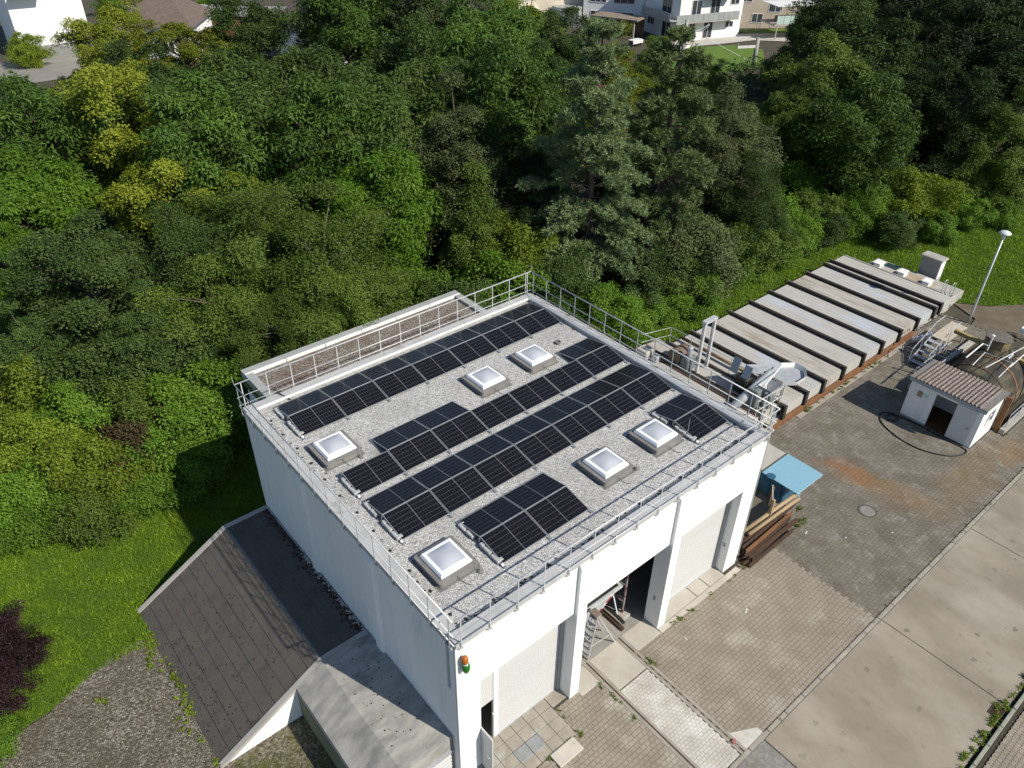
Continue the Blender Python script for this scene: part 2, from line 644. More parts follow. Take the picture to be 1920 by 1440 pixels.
cx, cy = CAM_POS[0], CAM_POS[1]
vis = sorted(Z1, key=lambda p: (p[0] - cx) ** 2 + (p[1] - cy) ** 2)
near = [p for p in vis if p[0] > 4.05 - (p[1] + 4.9) * .35 and p[0] + 1.1 * p[1] > .2][:300]
ns = set(near)
bm_ = bpy.data.meshes.new("paver")
bm_.from_pydata([tuple(p) for p in BV], [], BF)
bm_.materials.append(paver_m)
for p in near:
    o = link("paver", bm_, None, paving)
    o.location = (p[0], p[1], random.uniform(-.004, .003))
    o.rotation_euler = (random.uniform(-.012, .012), random.uniform(-.012, .012), 0)
rest = [p for p in Z1 if p not in ns]
part("painted_corner", MB().prism([(7.635, -4.33), (8.52, -4.80), (8.52, -5.02), (7.635, -5.02)], .004, .007), mat("worn_white_paint", (.52, .50, .46), (.40, .375, .33), scale=5, rough=.85, c3=(.60, .585, .56), s3=2.5), paving)
merged("distant_pavers", BV, BF, rest, RNG.uniform(-.004, .003, len(rest)), paving, paver_m)
Z3 = grid(0, 40.1, -5.0, 4.3, [(28.3, 30.6, -2.75, .75), (30.6, 38.6, -3.4, 1.7), (20.35, 20.87, -2.11, -1.59)], PL * 1.0, PP)
Z3 = [p for p in Z3 if p[0] > 15.6 or (p[0] > 13.8 and p[1] > -.02)]
BV2 = BV[12:].copy()
BV2[:12, 2] = 0
BF2 = [tuple(range(12))] + [((i + 1) % 12, i, 12 + i, 12 + (i + 1) % 12) for i in range(12)]
BV2[12:, 2] = -.02
merged("weathered_pavers", BV2, BF2, Z3, RNG.uniform(-.006, .004, len(Z3)), paving, paver_d)
# pale stones between the two rails and the painted corner of the ramp
sq = np.array([(-.080, -.0545, 0), (.080, -.0545, 0), (.080, .0545, 0), (-.080, .0545, 0), (-.082, -.0565, -.05), (.082, -.0565, -.05), (.082, .0565, -.05), (-.082, .0565, -.05)])
sqf = [(0, 1, 2, 3), (4, 5, 1, 0), (5, 6, 2, 1), (6, 7, 3, 2), (7, 4, 0, 3)]
Zw = grid(5.98, 7.38, -5.0, -.93, [], .168, .117)
nearw = sorted(Zw, key=lambda p: (p[0] - cx) ** 2 + (p[1] - cy) ** 2)
sm = bpy.data.meshes.new("paving_sett")
sm.from_pydata([tuple(p) for p in sq], [], sqf)
sm.materials.append(paver_w)
for p in nearw[:290]:
    o = link("paving_sett", sm, None, paving)
    o.location = (p[0], p[1], random.uniform(-.003, .003))
if len(nearw) > 290:
    merged("distant_setts", sq, sqf, nearw[290:], RNG.uniform(-.003, .003, len(nearw) - 290), paving, paver_w)
# pavement on the far side of the road
Zr = grid(9, 24, -16, -10.02, [])
merged("pavement_blocks", BV2, BF2, Zr, RNG.uniform(.098, .104, len(Zr)), paving, paver_m)
struct("pavement_bed", sheet([(8.8, -16), (24, -16), (24, -9.99), (8.8, -9.99)], .06), bed)
# rails with their concrete edging
rail_edge = tag(bpy.data.objects.new("track_edging", None), None, None, None, 'structure')
COL.objects.link(rail_edge)
for xr in (5.86, 7.50):
    part("edging_strip", MB().box(xr - .14, xr - .03, -5.02, 3.0, -.1, .012), kerb_m, rail_edge)
    part("edging_strip", MB().box(xr + .03, xr + .13, -5.02, 3.0, -.1, .012), kerb_m, rail_edge)
    part("rail", MB().box(xr - .024, xr + .024, -5.01, 3.0, -.08, -.004), dark_rust, rail_edge)
pinkred = mat("faded_red_paint", (.36, .12, .12), (.25, .12, .11), scale=9, rough=.8)
part("rail_stop", MB().cbox(7.42, 7.58, -4.66, -4.56, -.02, .09, .01), pinkred, rail_edge)
part("rail_stop", MB().cbox(5.78, 5.94, -4.66, -4.56, -.02, .09, .01), pinkred, rail_edge)
# concrete apron in front of the three doors
apron = tag(bpy.data.objects.new("door_apron", None), None, None, None, 'structure')
COL.objects.link(apron)
stain_c = mat("stained_concrete", (.46, .43, .37), (.38, .35, .30), scale=.9, rough=.9, bump=.1, bscale=60, c3=(.34, .25, .12), s3=1.3, lo3=.6, hi3=.78)
for a, b, c_, d in ((4.86, 5.71, -.34, .5), (6.0, 7.36, -.98, .5), (7.64, 8.86, -.34, .5), (9.3, 11.2, -.12, .46), (11.23, 11.95, -.12, .46), (11.98, 12.88, -.12, .46),
                    (8.9, 13.6, -.36, -.135)):
    part("apron_slab", MB().cbox(a, b, c_, d, -.12, .006, .01), stain_c, apron)
slab_m = mat("patio_slab", (.33, .30, .25), (.26, .235, .195), scale=2, rough=.9, bump=.15, bscale=60, c3=(.38, .37, .33), s3=1.1, lo3=.55, hi3=.7)
for i in range(7):
    for j in range(4):
        x0, y0 = .28 + i * .5, -1.18 + j * .42
        if x0 < .82 and y0 > -.3:
            continue
        if j == 0 or x0 < 3.7:
            part("patio_slab", MB().cbox(x0 + .006, x0 + .494, y0 + .005, y0 + .415, -.06, .008 + random.uniform(-.004, .004), .008), slab_m, apron)
part("patio_slab", MB().cbox(3.80, 4.44, -.015, .44, -.06, .006, .008), slab_m, apron)
plate = mat("grey_steel_plate", (.30, .315, .32), (.24, .25, .255), scale=3, rough=.6, metal=.2)
for x0 in (1.75, 2.27):
    solo("steel_cover_plate", MB().cbox(x0 + .01, x0 + .50, -.80, -.36, .012, .03, .006), plate,
         "grey steel cover plate on the patio " + ("nearest the open side door" if x0 < 2 else "farther from the open side door"), "cover plate", (x0 + .25, -.58, .012), "steel cover plates on the patio")
solo("loose_concrete_slab", MB().cbox(2.6, 3.6, -1.70, -1.19, .003, .07, .012), mat("pale_slab", (.50, .46, .40), (.43, .40, .35), scale=2, rough=.9),
     "pale loose concrete slab lying beside the patio edge", "slab", (3.1, -1.45, .003))

# manhole and road drain
iron = mat("cast_iron", (.13, .115, .10), (.09, .08, .07), scale=6, rough=.7, metal=.3)
mh = thing("manhole_cover", "round cast iron manhole cover set in dark paving", "manhole", (20.61, -1.85, 0))
part("frame", MB().lathe([(.40, -.05), (.40, .008), (.33, .01), (.33, -.03)], (20.61, -1.85, 0), 28, capb=False, capt=False), iron, mh)
part("lid", MB().lathe([(.325, -.05), (.325, .004), (.30, .012), (.20, .012), (.19, .006), (.02, .006)], (20.61, -1.85, 0), 28), mat("worn_iron", (.30, .28, .25), (.22, .20, .18), scale=9, rough=.6, metal=.3), mh)
dg = thing("road_drain", "rusty slotted drain grate at the far kerb of the road", "drain", (15.25, -9.62, 0))
part("frame", MB().box(15.0, 15.5, -9.80, -9.75, 0.002, .02).box(15.0, 15.5, -9.44, -9.39, .002, .02).box(14.96, 15.0, -9.80, -9.39, .002, .02).box(15.5, 15.54, -9.80, -9.39, .002, .02), dark_rust, dg)
part("gully", MB().box(15.0, 15.5, -9.75, -9.44, .001, .003), black_rubber, dg)
for i in range(7):
    part("bar", MB().box(15.03 + i * .067, 15.06 + i * .067, -9.75, -9.44, .004, .018), dark_rust, dg)

# ------------------------------------------------------------------ the hall
HW, HD, HZ = 13.73, 12.84, 6.80
GZ = 6.66
hall = thing("workshop_hall", "white flat-roofed hall with three roller-door bays under a gravel roof", "building", (6.86, 6.42, 0))
part("left_wall", MB().box(.0, .25, .46, HD, -.3, 6.6), white_paint, hall)
part("back_wall", MB().box(.25, HW, HD - .25, HD, -.3, 6.6), white_paint, hall)
part("right_wall", MB().box(HW - .25, HW, .46, HD - .25, -.3, 6.6), white_paint, hall)
part("lintel_wall", MB().box(.0, 4.45, .0, .30, 4.40, 6.66).box(.0, .8, .0, .46, -.3, 4.40), white_paint, hall)
part("lintel_wall", MB().box(4.85, 8.88, .0, .30, 4.40, 6.66), white_paint, hall)
part("lintel_wall", MB().box(9.28, HW, .0, .30, 4.40, 6.66).box(12.92, HW, .0, .46, -.3, 4.40), white_paint, hall)
for a in (4.45, 8.88):
    part("pillar", MB().box(a, a + .40, -.13, .52, -.3, 6.5).add([(a, -.13, 6.5), (a + .4, -.13, 6.5), (a + .4, 0, 6.66), (a, 0, 6.66), (a, .3, 6.5), (a + .4, .3, 6.5)],
         [(0, 1, 2, 3), (0, 3, 4), (1, 5, 2)]), white_paint, hall)
for yc in (8.6, 4.25):
    part("wall_pilaster", MB().add([(0.002, yc - .26, -.2), (-.10, yc - .16, -.2), (-.10, yc + .16, -.2), (0.002, yc + .26, -.2),
                                    (0.002, yc - .26, 6.45), (-.10, yc - .16, 6.35), (-.10, yc + .16, 6.35), (0.002, yc + .26, 6.45)],
                                   [(0, 1, 5, 4), (1, 2, 6, 5), (2, 3, 7, 6), (4, 5, 6, 7)]), white_paint, hall)
part("corner_trim", MB().box(-.012, .0, .02, .055, 0, 6.6), mat("wall_seam", (.42, .44, .46), rough=.8), hall)
part("floor", MB().box(.25, HW - .25, .5, HD - .25, -.12, .002), mat("hall_floor", (.30, .28, .25), (.22, .21, .19), scale=1, rough=.85), hall)
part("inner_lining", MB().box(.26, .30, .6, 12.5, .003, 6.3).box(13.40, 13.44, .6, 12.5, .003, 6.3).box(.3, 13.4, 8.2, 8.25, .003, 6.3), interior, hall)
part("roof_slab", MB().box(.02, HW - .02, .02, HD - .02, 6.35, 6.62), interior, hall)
part("roof_gravel", MB().box(.30, HW - .30, .30, HD - .30, 6.622, GZ), roof_gravel, hall)
# parapet sheets, 1.9 m each
n = 7
for i in range(n):
    a, b = HW * i / n, HW * (i + 1) / n
    part("parapet_sheet", MB().box(a + .004, b - .004, -.035, .33, 6.665, HZ + .0).box(a + .004, b - .004, -.05, -.035, 6.60, HZ - .01), capm, hall)
    part("parapet_sheet", MB().box(a + .004, b - .004, HD - .33, HD + .035, 6.625, HZ - .01), capm, hall)
n = 6
for i in range(n):
    a, b = .335 + (HD - .67) * i / n, .335 + (HD - .67) * (i + 1) / n
    part("parapet_sheet", MB().box(-.04, .33, a + .004, b - .004, 6.61, HZ - .004).box(-.052, -.04, a, b, 6.56, HZ - .02), capm, hall)
    part("parapet_sheet", MB().box(HW - .42, HW + .04, a + .004, b - .004, 6.61, HZ - .004), capm, hall)
    part("parapet_strip", MB().beam((HW - .36, a, HZ + .02), (HW - .36, b - .01, HZ + .02), .16, .05), alu, hall)
part("parapet_bar", MB().box(.32, HW - .4, HD - .40, HD - .335, HZ - .05, HZ + .02), white_metal, hall)
part("drain_pipe", MB().tube([(HW + .03, -.02, 6.6), (HW + .03, -.02, .05)], .018), galv, hall)


def shutter(x0, x1, z0, z1, y, pitch=.105):
    mb = MB()
    nz = int((z1 - z0) / pitch)
    vs = []
    for i in range(nz):
        z = z0 + i * pitch
        for dy, dz in ((.022, 0), (-.018, .002), (-.020, .070), (.022, .072)):
            vs.append((y + dy, z + dz))
    vs.append((y, z1))
    v = []
    for yy, zz in vs:
        v += [(x0, yy, zz), (x1, yy, zz)]
    f = [(2 * i, 2 * i + 1, 2 * i + 3, 2 * i + 2) for i in range(len(vs) - 1)]
    return mb.add(v, f)


sh_m = mat("roller_shutter_white", (.555, .555, .545), (.52, .52, .51), scale=.8, rough=.5, stretch=(.3, 1, 1.5))
part("roller_shutter", shutter(1.80, 4.45, .03, 4.7, .47), sh_m, hall)
part("roller_shutter", shutter(.8, 1.62, 2.14, 4.7, .47), sh_m, hall)
part("roller_shutter", shutter(9.28, 12.92, .03, 4.7, .47), sh_m, hall)
part("shutter_post", MB().box(1.62, 1.80, .43, .53, 0, 4.6), white_metal, hall)
part("door_threshold", MB().box(1.80, 4.44, .42, .5, .0, .035), galv_dull, hall)
part("door_threshold", MB().box(9.3, 12.9, .42, .5, .0, .035), galv_dull, hall)
for x in (4.36, 12.83):
    part("shutter_guide", MB().box(x, x + .085, .36, .455, 0, 4.42), mat("shutter_guide_grey", (.36, .37, .37), rough=.6), hall)
leaf = part("side_door", MB().cbox(.78, .825, -.55, .32, .05, 2.06, .008), sh_m, hall)
leaf["label"] = "open white side door leaf folded out beside the corner pillar"
part("handle", MB().tube([(.825, -.46, 1.02), (.88, -.46, 1.02), (.88, -.34, 1.02)], .012), alu, leaf)
part("handle", MB().tube([(.78, -.46, 1.02), (.73, -.46, 1.02), (.73, -.34, 1.02)], .012), alu, leaf)
part("door_grip", MB().tube([(1.60, .47, 1.2), (1.60, .40, 1.22), (1.60, .40, 1.36), (1.60, .47, 1.38)], .014), white_plastic, hall)
for a in (8.87, 12.91):
    part("switch_box", MB().cbox(a - .03, a + .0, .18, .26, 1.35, 1.52, .006), mat("switch_grey", (.35, .35, .33), rough=.6), hall)
# signal lamp at the corner, amber above green
amber = mat("amber_lens", (.42, .13, .02), (.30, .08, .01), scale=20, rough=.25)
green_l = mat("green_lens", (.02, .17, .02), (.012, .10, .012), scale=20, rough=.25)
sg = thing("signal_lamp", "amber and green signal lamp on the white hall corner", "signal lamp", (.22, -.12, 5.6))
part("amber_lens", MB().lathe([(.085, 0), (.10, .05), (.095, .17), (.065, .24), (.015, .26)], (.20, -.14, 5.98), 14), amber, sg, True)
part("green_lens", MB().lathe([(.085, 0), (.11, -.06), (.115, -.22), (.08, -.34), (.015, -.38)], (.22, -.15, 5.93), 14), green_l, sg, True)
part("housing", MB().lathe([(.08, -.035), (.085, 0), (.08, .035)], (.21, -.14, 5.955), 14), white_plastic, sg)
part("arm", MB().box(.17, .25, -.09, .0, 5.92, 5.98), white_plastic, sg)
part("cable", MB().tube([(.2, -.01, 5.9), (.6, -.008, 6.05), (1.05, -.008, 6.1)], .006, 5), galv_dull, sg)

# ------------------------------------------------------------------ railing round the roof
rail = thing("roof_railing", "galvanised safety railing running round the hall roof", "railing", (6.86, 6.42, GZ))
X0, X1, Y0, Y1 = -.085, HW + .10, -.085, HD + .11
postx = [.15 + .955 * i for i in range(15) if .15 + .955 * i < 13.6] + [13.62]
posty = [.12 + .905 * i for i in range(15) if .12 + .905 * i < 12.7] + [12.78]


def post(x, y, nx, ny):
    mb = MB().beam((x, y, 6.52), (x, y, 7.78), .036 if nx == 0 else .012, .012 if nx == 0 else .036, (0, 1, 0))
    part("post", mb, galv, rail)
    for e in (-.05, .05):
        if nx == 0:
            part("bracket", MB().beam((x + e, y, 6.56), (x + e, y - ny * .10, 6.56), .012, .10), galv, rail)
        else:
            part("bracket", MB().beam((x, y + e, 6.56), (x - nx * .10, y + e, 6.56), .012, .10), galv, rail)


for x in postx:
    post(x, Y0, 0, -1)
    post(x, Y1, 0, 1)
for y in posty:
    post(X0, y, -1, 0)
    post(X1, y, 1, 0)
for z, r in ((7.80, .024), (7.22, .016), (6.86, .016)):
    part("rail", MB().tube([(X0, Y0, z), (X1, Y0, z)], r), galv, rail, True)
    part("rail", MB().tube([(X0, Y1, z), (X1, Y1, z)], r), galv, rail, True)
    part("rail", MB().tube([(X0, Y0, z), (X0, Y1, z)], r), galv, rail, True)
    part("rail", MB().tube([(X1, Y0, z), (X1, Y1, z)], r), galv, rail, True)

# ------------------------------------------------------------------ solar array
cell_m = mat("solar_cell", (.0062, .0062, .0085), (.009, .009, .012), scale=.8, rough=.2, spec=.32, coord='obj', bump=0)
back_m = mat("cell_ribbon", (.14, .145, .155), (.115, .12, .13), scale=3, rough=.3)
frame_m = mat("panel_frame", (.42, .43, .44), (.35, .36, .37), scale=3, rough=.4, metal=.5)
PITCHX, PWID, PRUN, RISE = 1.74, 1.092, 1.066, .205
PLEN = 1.715


def panel_meshes():
    """flat panel in its own plane: u along x (0..PLEN), v up the slope (0..PWID), thickness below z=0"""
    fr = MB()
    t, w = .035, .016
    fr.box(0, PLEN, 0, w, -t, 0).box(0, PLEN, PWID - w, PWID, -t, 0).box(0, w, w, PWID - w, -t, 0).box(PLEN - w, PLEN, w, PWID - w, -t, 0)
    bk = MB().add([(w, w, -.006), (PLEN - w, w, -.006), (PLEN - w, PWID - w, -.006), (w, PWID - w, -.006)], [(0, 1, 2, 3)])
    bk.add([(w, w, -.03), (w, PWID - w, -.03), (PLEN - w, PWID - w, -.03), (PLEN - w, w, -.03)], [(0, 1, 2, 3)])
    ce = MB()
    nu, nv = 9, 6
    mid = .022
    cu = (PLEN - 2 * w - mid - .012) / (2 * nu)
    cv = (PWID - 2 * w - .012) / nv
    gu, gv = .0022, .0032
    for h in range(2):
        for i in range(nu):
            for j in range(nv):
                x0 = w + .006 + h * (nu * cu + mid) + i * cu
                y0 = w + .006 + j * cv
                ce.add([(x0 + gu, y0 + gv, -.003), (x0 + cu - gu, y0 + gv, -.003), (x0 + cu - gu, y0 + cv - gv, -.003), (x0 + gu, y0 + cv - gv, -.003)], [(0, 1, 2, 3)])
    out = []
    for nm, mb, mm in (("frame", fr, frame_m), ("backing_sheet", bk, back_m), ("cells", ce, cell_m)):
        me = mb.mesh("solar_" + nm)
        me.materials.append(mm)
        out.append((nm, me))
    return out


PM = panel_meshes()
TILT = math.asin(RISE / PWID)
ORDL = "first second third fourth fifth sixth seventh eighth ninth tenth eleventh twelfth thirteenth fourteenth".split()
ORD = ["first", "second", "third", "fourth", "fifth", "sixth", "seventh"]
ROWS = {'A': (10.116, "back row", range(7), range(7)), 'B': (6.348, "second row from the trees", range(7), [1, 2, 6]),
        'C': (3.907, "third row from the trees", range(7), range(7)), 'D': (1.324, "front row by the facade", [1, 2, 6], [1, 2, 6])}
XO = .944
LOWZ = 6.745


def panel(x, y, z, flip, label, group):
    o = thing("solar_panel", label, "solar panel", (x, y, z), group)
    for nm, me in PM:
        c = link(nm, me, None, o)
        if nm == "cells":
            c["kind"] = "stuff"
    if not flip:
        o.rotation_euler = (TILT + random.uniform(-.002, .002), random.uniform(-.0015, .0015), 0)
    else:
        o.rotation_euler = (TILT + random.uniform(-.002, .002), random.uniform(-.0015, .0015), math.pi)
    return o


ballast_m = mat("ballast_stone", (.42, .42, .42), (.34, .34, .34), scale=4, rough=.85, bump=.1)
rail_m = mat("mounting_rail_metal", (.34, .36, .39), (.28, .30, .33), scale=5, rough=.45, metal=.5)
wind_m = mat("wind_sheet", (.12, .135, .16), (.09, .10, .12), scale=3, rough=.5, metal=.3)
for key, (yl, rown, front, back) in ROWS.items():
    front, back = list(front), list(back)
    for k in front:
        panel(XO + k * PITCHX + .012, yl, LOWZ, False, f"{ORD[front.index(k)]} solar panel from the lawn end, yard-facing slope of the {rown}", "solar panels on the hall roof")
    yr = yl + 2 * PRUN + .03
    for k in back:
        panel(XO + (k + 1) * PITCHX - .012, yr, LOWZ, True, f"{ORD[back.index(k)]} solar panel from the lawn end, tree-facing slope of the {rown}", "solar panels on the hall roof")
    # rails under the joints
    for k in sorted(set(front) | {i + 1 for i in front}):
        x = XO + k * PITCHX
        y1 = yr + .05 if (k in back or k - 1 in back) else yl + PRUN + .08
        me = MB().box(x - .045, x + .045, yl - .13, y1, GZ + .004, GZ + .05).box(x - .02, x + .02, yl + PRUN - .02, yl + PRUN + .05, GZ + .05, LOWZ + RISE - .045)
        r_ = solo("mounting_rail", me, rail_m, f"{(ORD + ['eighth'])[sorted(set(front) | {i + 1 for i in front}).index(k)]} mounting rail from the lawn end of the {rown}", "mounting rail", (x, yl + PRUN, GZ), f"mounting rails of the {rown}")
    # clamps and ballast at the free lawn-side ends
    starts = [k for k in front if k - 1 not in front]
    for k in starts:
        x = XO + k * PITCHX
        for (ya, yb, hh) in ((yl + .10, yl + .46, .09), (yl + .50, yl + .80, .13), (yl + .82, yl + .98, .17)):
            solo("ballast_stone", MB().cbox(x - .10, x + .12, ya, yb, GZ + .055, GZ + .055 + hh * .75, .015), ballast_m,
                 f"{ {.09: 'lowest', .13: 'middle', .17: 'ridge-side'}[hh]} yard-slope ballast stone, {'lawn end' if k < 5 else 'road end pair'} of the {rown}", "ballast stone", (x, (ya + yb) / 2, GZ + .055), f"ballast stones of the {rown}")
        if k in back:
            for (ya, yb, hh) in ((yr - .46, yr - .12, .08), (yr - .84, yr - .52, .12)):
                solo("ballast_stone", MB().cbox(x - .10, x + .12, ya, yb, GZ + .055, GZ + .055 + hh * .75, .015), ballast_m,
                     f"{'lower' if hh < .1 else 'upper'} tree-slope ballast stone, {'lawn end' if k < 5 else 'road end pair'} of the {rown}", "ballast stone", (x, (ya + yb) / 2, GZ + .055), f"ballast stones of the {rown}")
        solo("panel_clamp", MB().box(x - .06, x + .02, yl - .05, yl + .02, GZ + .05, LOWZ + .01), white_metal, f"small white clamp at the {'lawn end' if k < 5 else 'road end pair'} of the {rown}",
             "clamp", (x, yl, GZ + .05), "panel clamps")

# ------------------------------------------------------------------ skylights
dome_m = mat("opal_dome", (.44, .46, .50), (.39, .41, .45), scale=1.5, rough=.12, spec=.6, coat=.3, coord='obj')
curb_m = mat("skylight_curb", (.21, .20, .19), (.15, .145, .14), scale=2, rough=.8, bump=.12, c3=(.17, .165, .155), s3=3)


def frustum(mb, h0, z0, h1, z1, c=.06, cap=False):
    def ring(h, z, cc):
        return [(-h + cc, -h, z), (h - cc, -h, z), (h, -h + cc, z), (h, h - cc, z), (h - cc, h, z), (-h + cc, h, z), (-h, h - cc, z), (-h, -h + cc, z)]
    vs = ring(h0, z0, c) + ring(h1, z1, c)
    fs = [(i, (i + 1) % 8, 8 + (i + 1) % 8, 8 + i) for i in range(8)]
    if cap:
        fs.append(tuple(range(8, 16)))
    return mb.add(vs, fs)


def skylight_proto():
    o = thing("skylight", "x", "skylight", (0, 0, 0), "roof skylights")
    mb = MB()
    frustum(mb, .74, 0, .70, .008, .02, True)
    part("flashing", mb, flash, o)
    mb = MB()
    frustum(mb, .66, .008, .63, .17, .05)
    frustum(mb, .63, .17, .68, .175, .05)
    frustum(mb, .68, .175, .68, .205, .05)
    frustum(mb, .68, .205, .60, .215, .05, True)
    part("curb", mb, curb_m, o)
    mb = MB()
    frustum(mb, .535, .215, .545, .26, .008)
    frustum(mb, .545, .26, .50, .345, .008)
    frustum(mb, .50, .345, .405, .365, .008)
    frustum(mb, .405, .365, .40, .345, .008)
    part("frame", mb, white_plastic, o)
    nn = 12
    mb = MB()
    vs = []
    for i in range(nn + 1):
        for j in range(nn + 1):
            a, b = -1 + 2 * i / nn, -1 + 2 * j / nn
            z = .352 + .10 * (1 - abs(a) ** 2.4) * (1 - abs(b) ** 2.4)
            vs.append((a * .402, b * .402, z))
    fs = [(i * (nn + 1) + j, (i + 1) * (nn + 1) + j, (i + 1) * (nn + 1) + j + 1, i * (nn + 1) + j + 1) for i in range(nn) for j in range(nn)]
    mb.add(vs, fs)
    part("dome", mb, dome_m, o, True)
    part("cable", MB().tube([(-.1, -.60, .21), (-.06, -.70, .08), (.02, -.95, .012), (.1, -1.05, .01)], .008, 5), black_rubber, o)
    return o


SKY = [((1.45, 8.78), "skylight beside the lawn-side parapet between the back and second rows"),
       ((7.90, 8.73), "skylight at mid roof between the back rows, lawn-side one of a pair"),
       ((10.33, 8.74), "skylight between the back rows, pair member nearer the covered tank"),
       ((10.42, 2.40), "skylight next to the single front panel pair near the tank-side parapet"),
       ((7.95, 2.40), "skylight in the middle of the front row gap above the open door bay"),
       ((1.46, 2.40), "skylight at the roof corner above the signal lamp")]
sp_ = skylight_proto()
for i, ((x, y), lb) in enumerate(SKY):
    if i == 0:
        sp_.location = (x, y, GZ)
        sp_["label"] = lb
    else:
        copy_tree(sp_, (x, y, GZ), 0, None, lb)
# lightning rods and small roof things
for (x, y, h, w_) in ((1.98, 8.0, .7, "the lawn-side back skylight"), (10.9, 8.25, .9, "the tank-side back skylight"), (2.05, 1.55, .75, "the corner skylight above the signal lamp"),
                      (11.35, 1.75, .8, "the front skylight next to the panel pair"), (8.75, 1.72, .6, "the mid front skylight")):
    r_ = thing("lightning_rod", f"thin lightning rod standing next to {w_}", "lightning rod", (x, y, GZ), "lightning rods on the roof")
    part("rod", MB().tube([(x, y, GZ), (x, y, GZ + h)], .007, 5), galv, r_)
    part("foot", MB().lathe([(.09, 0), (.085, .05), (.03, .07)], (x, y, GZ), 10), flash, r_)
for (x, y, nm) in ((X0, Y1, "corner over the lawn"), (X1, Y1, "corner beside the pine trees")):
    solo("lightning_rod", MB().tube([(x, y, 7.8), (x - .02, y, 8.15)], .008, 5), galv, f"short lightning rod on the back railing {nm}", "lightning rod", (x, y, 7.8), "lightning rods on the roof")
solo("roof_vent", MB().lathe([(.13, 0), (.13, .10), (.085, .11), (.085, .05)], (11.95, 9.05, GZ), 14), flash, "small dark roof vent stub in gravel behind the tank-side skylight", "vent", (11.95, 9.05, GZ))
for i in range(13):
    x = .75 + i * .98
    solo("wire_holder", MB().lathe([(.05, 0), (.045, .03), (.02, .045)], (x, .52 + .03 * math.sin(i * 2.1), GZ), 8), black_rubber, f"{ORDL[i]} wire holder from the signal lamp, on gravel along the front parapet", "wire holder", (x, .52, GZ), "wire holders along the front parapet")
for i in range(12):
    y = .9 + i * .98
    solo("wire_holder", MB().lathe([(.05, 0), (.045, .03), (.02, .045)], (.52 + .03 * math.sin(i * 1.7), y, GZ), 8), black_rubber, f"{ORDL[i]} wire holder from the signal lamp, on gravel along the lawn-side parapet", "wire holder", (.52, y, GZ), "wire holders along the lawn-side parapet")
solo("roof_cable", MB().tube([(1.62, 12.36, GZ + .03), (1.5, 12.55, GZ + .12), (1.42, 12.7, HZ + .03), (1.38, 12.95, HZ + .05), (1.36, 13.0, 6.5)], .022, 6), black_rubber, "black cable bundle climbing over the back parapet", "cable", (1.5, 12.6, GZ))
solo("white_plate", MB().box(12.95, 13.25, 2.35, 2.75, GZ + .01, GZ + .05), white_metal, "small white metal plate on gravel by the tank-side parapet", "plate", (13.1, 2.55, GZ))

# ------------------------------------------------------------------ lower annex behind the hall
AZ = 4.35
annex = thing("rear_annex", "low flat-roofed annex with brown gravel roof behind the hall", "building", (7.9, 15.8, 0))
part("wall", MB().box(2.15, 13.7, 12.86, 18.72, -.2, AZ - .25), white_paint, annex)
part("roof_gravel", MB().box(2.4, 13.45, 12.86, 18.45, AZ - .24, AZ - .15), gravel_mat("brown_roof_gravel", [(.07, .06, .05), (.15, .125, .10), (.23, .20, .17), (.36, .33, .29)], 22,
     ((.10, .05, .035), .6, .5, .7, .5)), annex)
edge_m = mat("annex_edge_metal", (.42, .43, .42), (.35, .36, .35), scale=1.3, rough=.5, metal=.2)
for i in range(6):
    a, b = 2.05 + 11.75 * i / 6, 2.05 + 11.75 * (i + 1) / 6
    part("edge_sheet", MB().box(a + .004, b - .004, 18.44, 18.82, AZ - .4, AZ), edge_m, annex)
    part("edge_bar", MB().box(a + .03, b - .004, 18.35, 18.432, AZ - .13, AZ + .01), white_metal, annex)
part("edge_sheet", MB().box(2.05, 2.42, 12.9, 18.43, AZ - .38, AZ - .005), edge_m, annex)
part("edge_sheet", MB().box(13.43, 13.8, 12.9, 18.43, AZ - .38, AZ - .005), edge_m, annex)
part("moss_band", MB().box(2.035, 2.05, 12.9, 18.8, AZ - .75, AZ - .4), mat("green_algae", (.07, .10, .03), (.10, .12, .06), scale=3, rough=.9), annex)

# ------------------------------------------------------------------ dark bunker roof and concrete ramp on the lawn side
RZ, RX, RY0, RY1 = 2.0, -1.76, 5.06, 12.74
LX = -5.5
bk = thing("bunker_roof", "dark bitumen board roof sloping from the hall wall down to gravel", "roof", (-2.8, 8.9, 0))
body = MB().extrude([(-.02, RY0, -.2), (-.02, RY0, RZ - .05), (RX, RY0, RZ - .05), (LX, RY0, -.05), (LX, RY0, -.2)], (0, RY1 - RY0, 0))
part("side_wall", body, white_paint, bk)
ybreak = 9.0
k = 0
nflat, nslope = 4, 9
for seg, cnt, pa, pb in (("f", nflat, (-.06, RZ), (RX, RZ)), ("s", nslope, (RX, RZ), (LX - .06, -.02))):
    for i in range(cnt):
        a, b = i / cnt, (i + 1) / cnt
        xa, za = pa[0] + (pb[0] - pa[0]) * a, pa[1] + (pb[1] - pa[1]) * a
        xb, zb = pa[0] + (pb[0] - pa[0]) * b, pa[1] + (pb[1] - pa[1]) * b
        for (ya, yb) in ((RY0 + .17, ybreak - .006), (ybreak + .006, RY1 - .17)):
            jz = random.uniform(-.004, .004)
            g1 = .011
            dx, dz = (xb - xa), (zb - za)
            l_ = math.hypot(dx, dz)
            ux_, uz_ = dx / l_, dz / l_
            p = [(xa + ux_ * g1, ya, za + uz_ * g1 + jz - .045), (xa + ux_ * g1, ya, za + uz_ * g1 + jz), (xb - ux_ * g1, ya, zb - uz_ * g1 + jz), (xb - ux_ * g1, ya, zb - uz_ * g1 + jz - .045)]
            part("roof_board", MB().extrude(p, (0, yb - ya, 0)), dark_bit, bk)
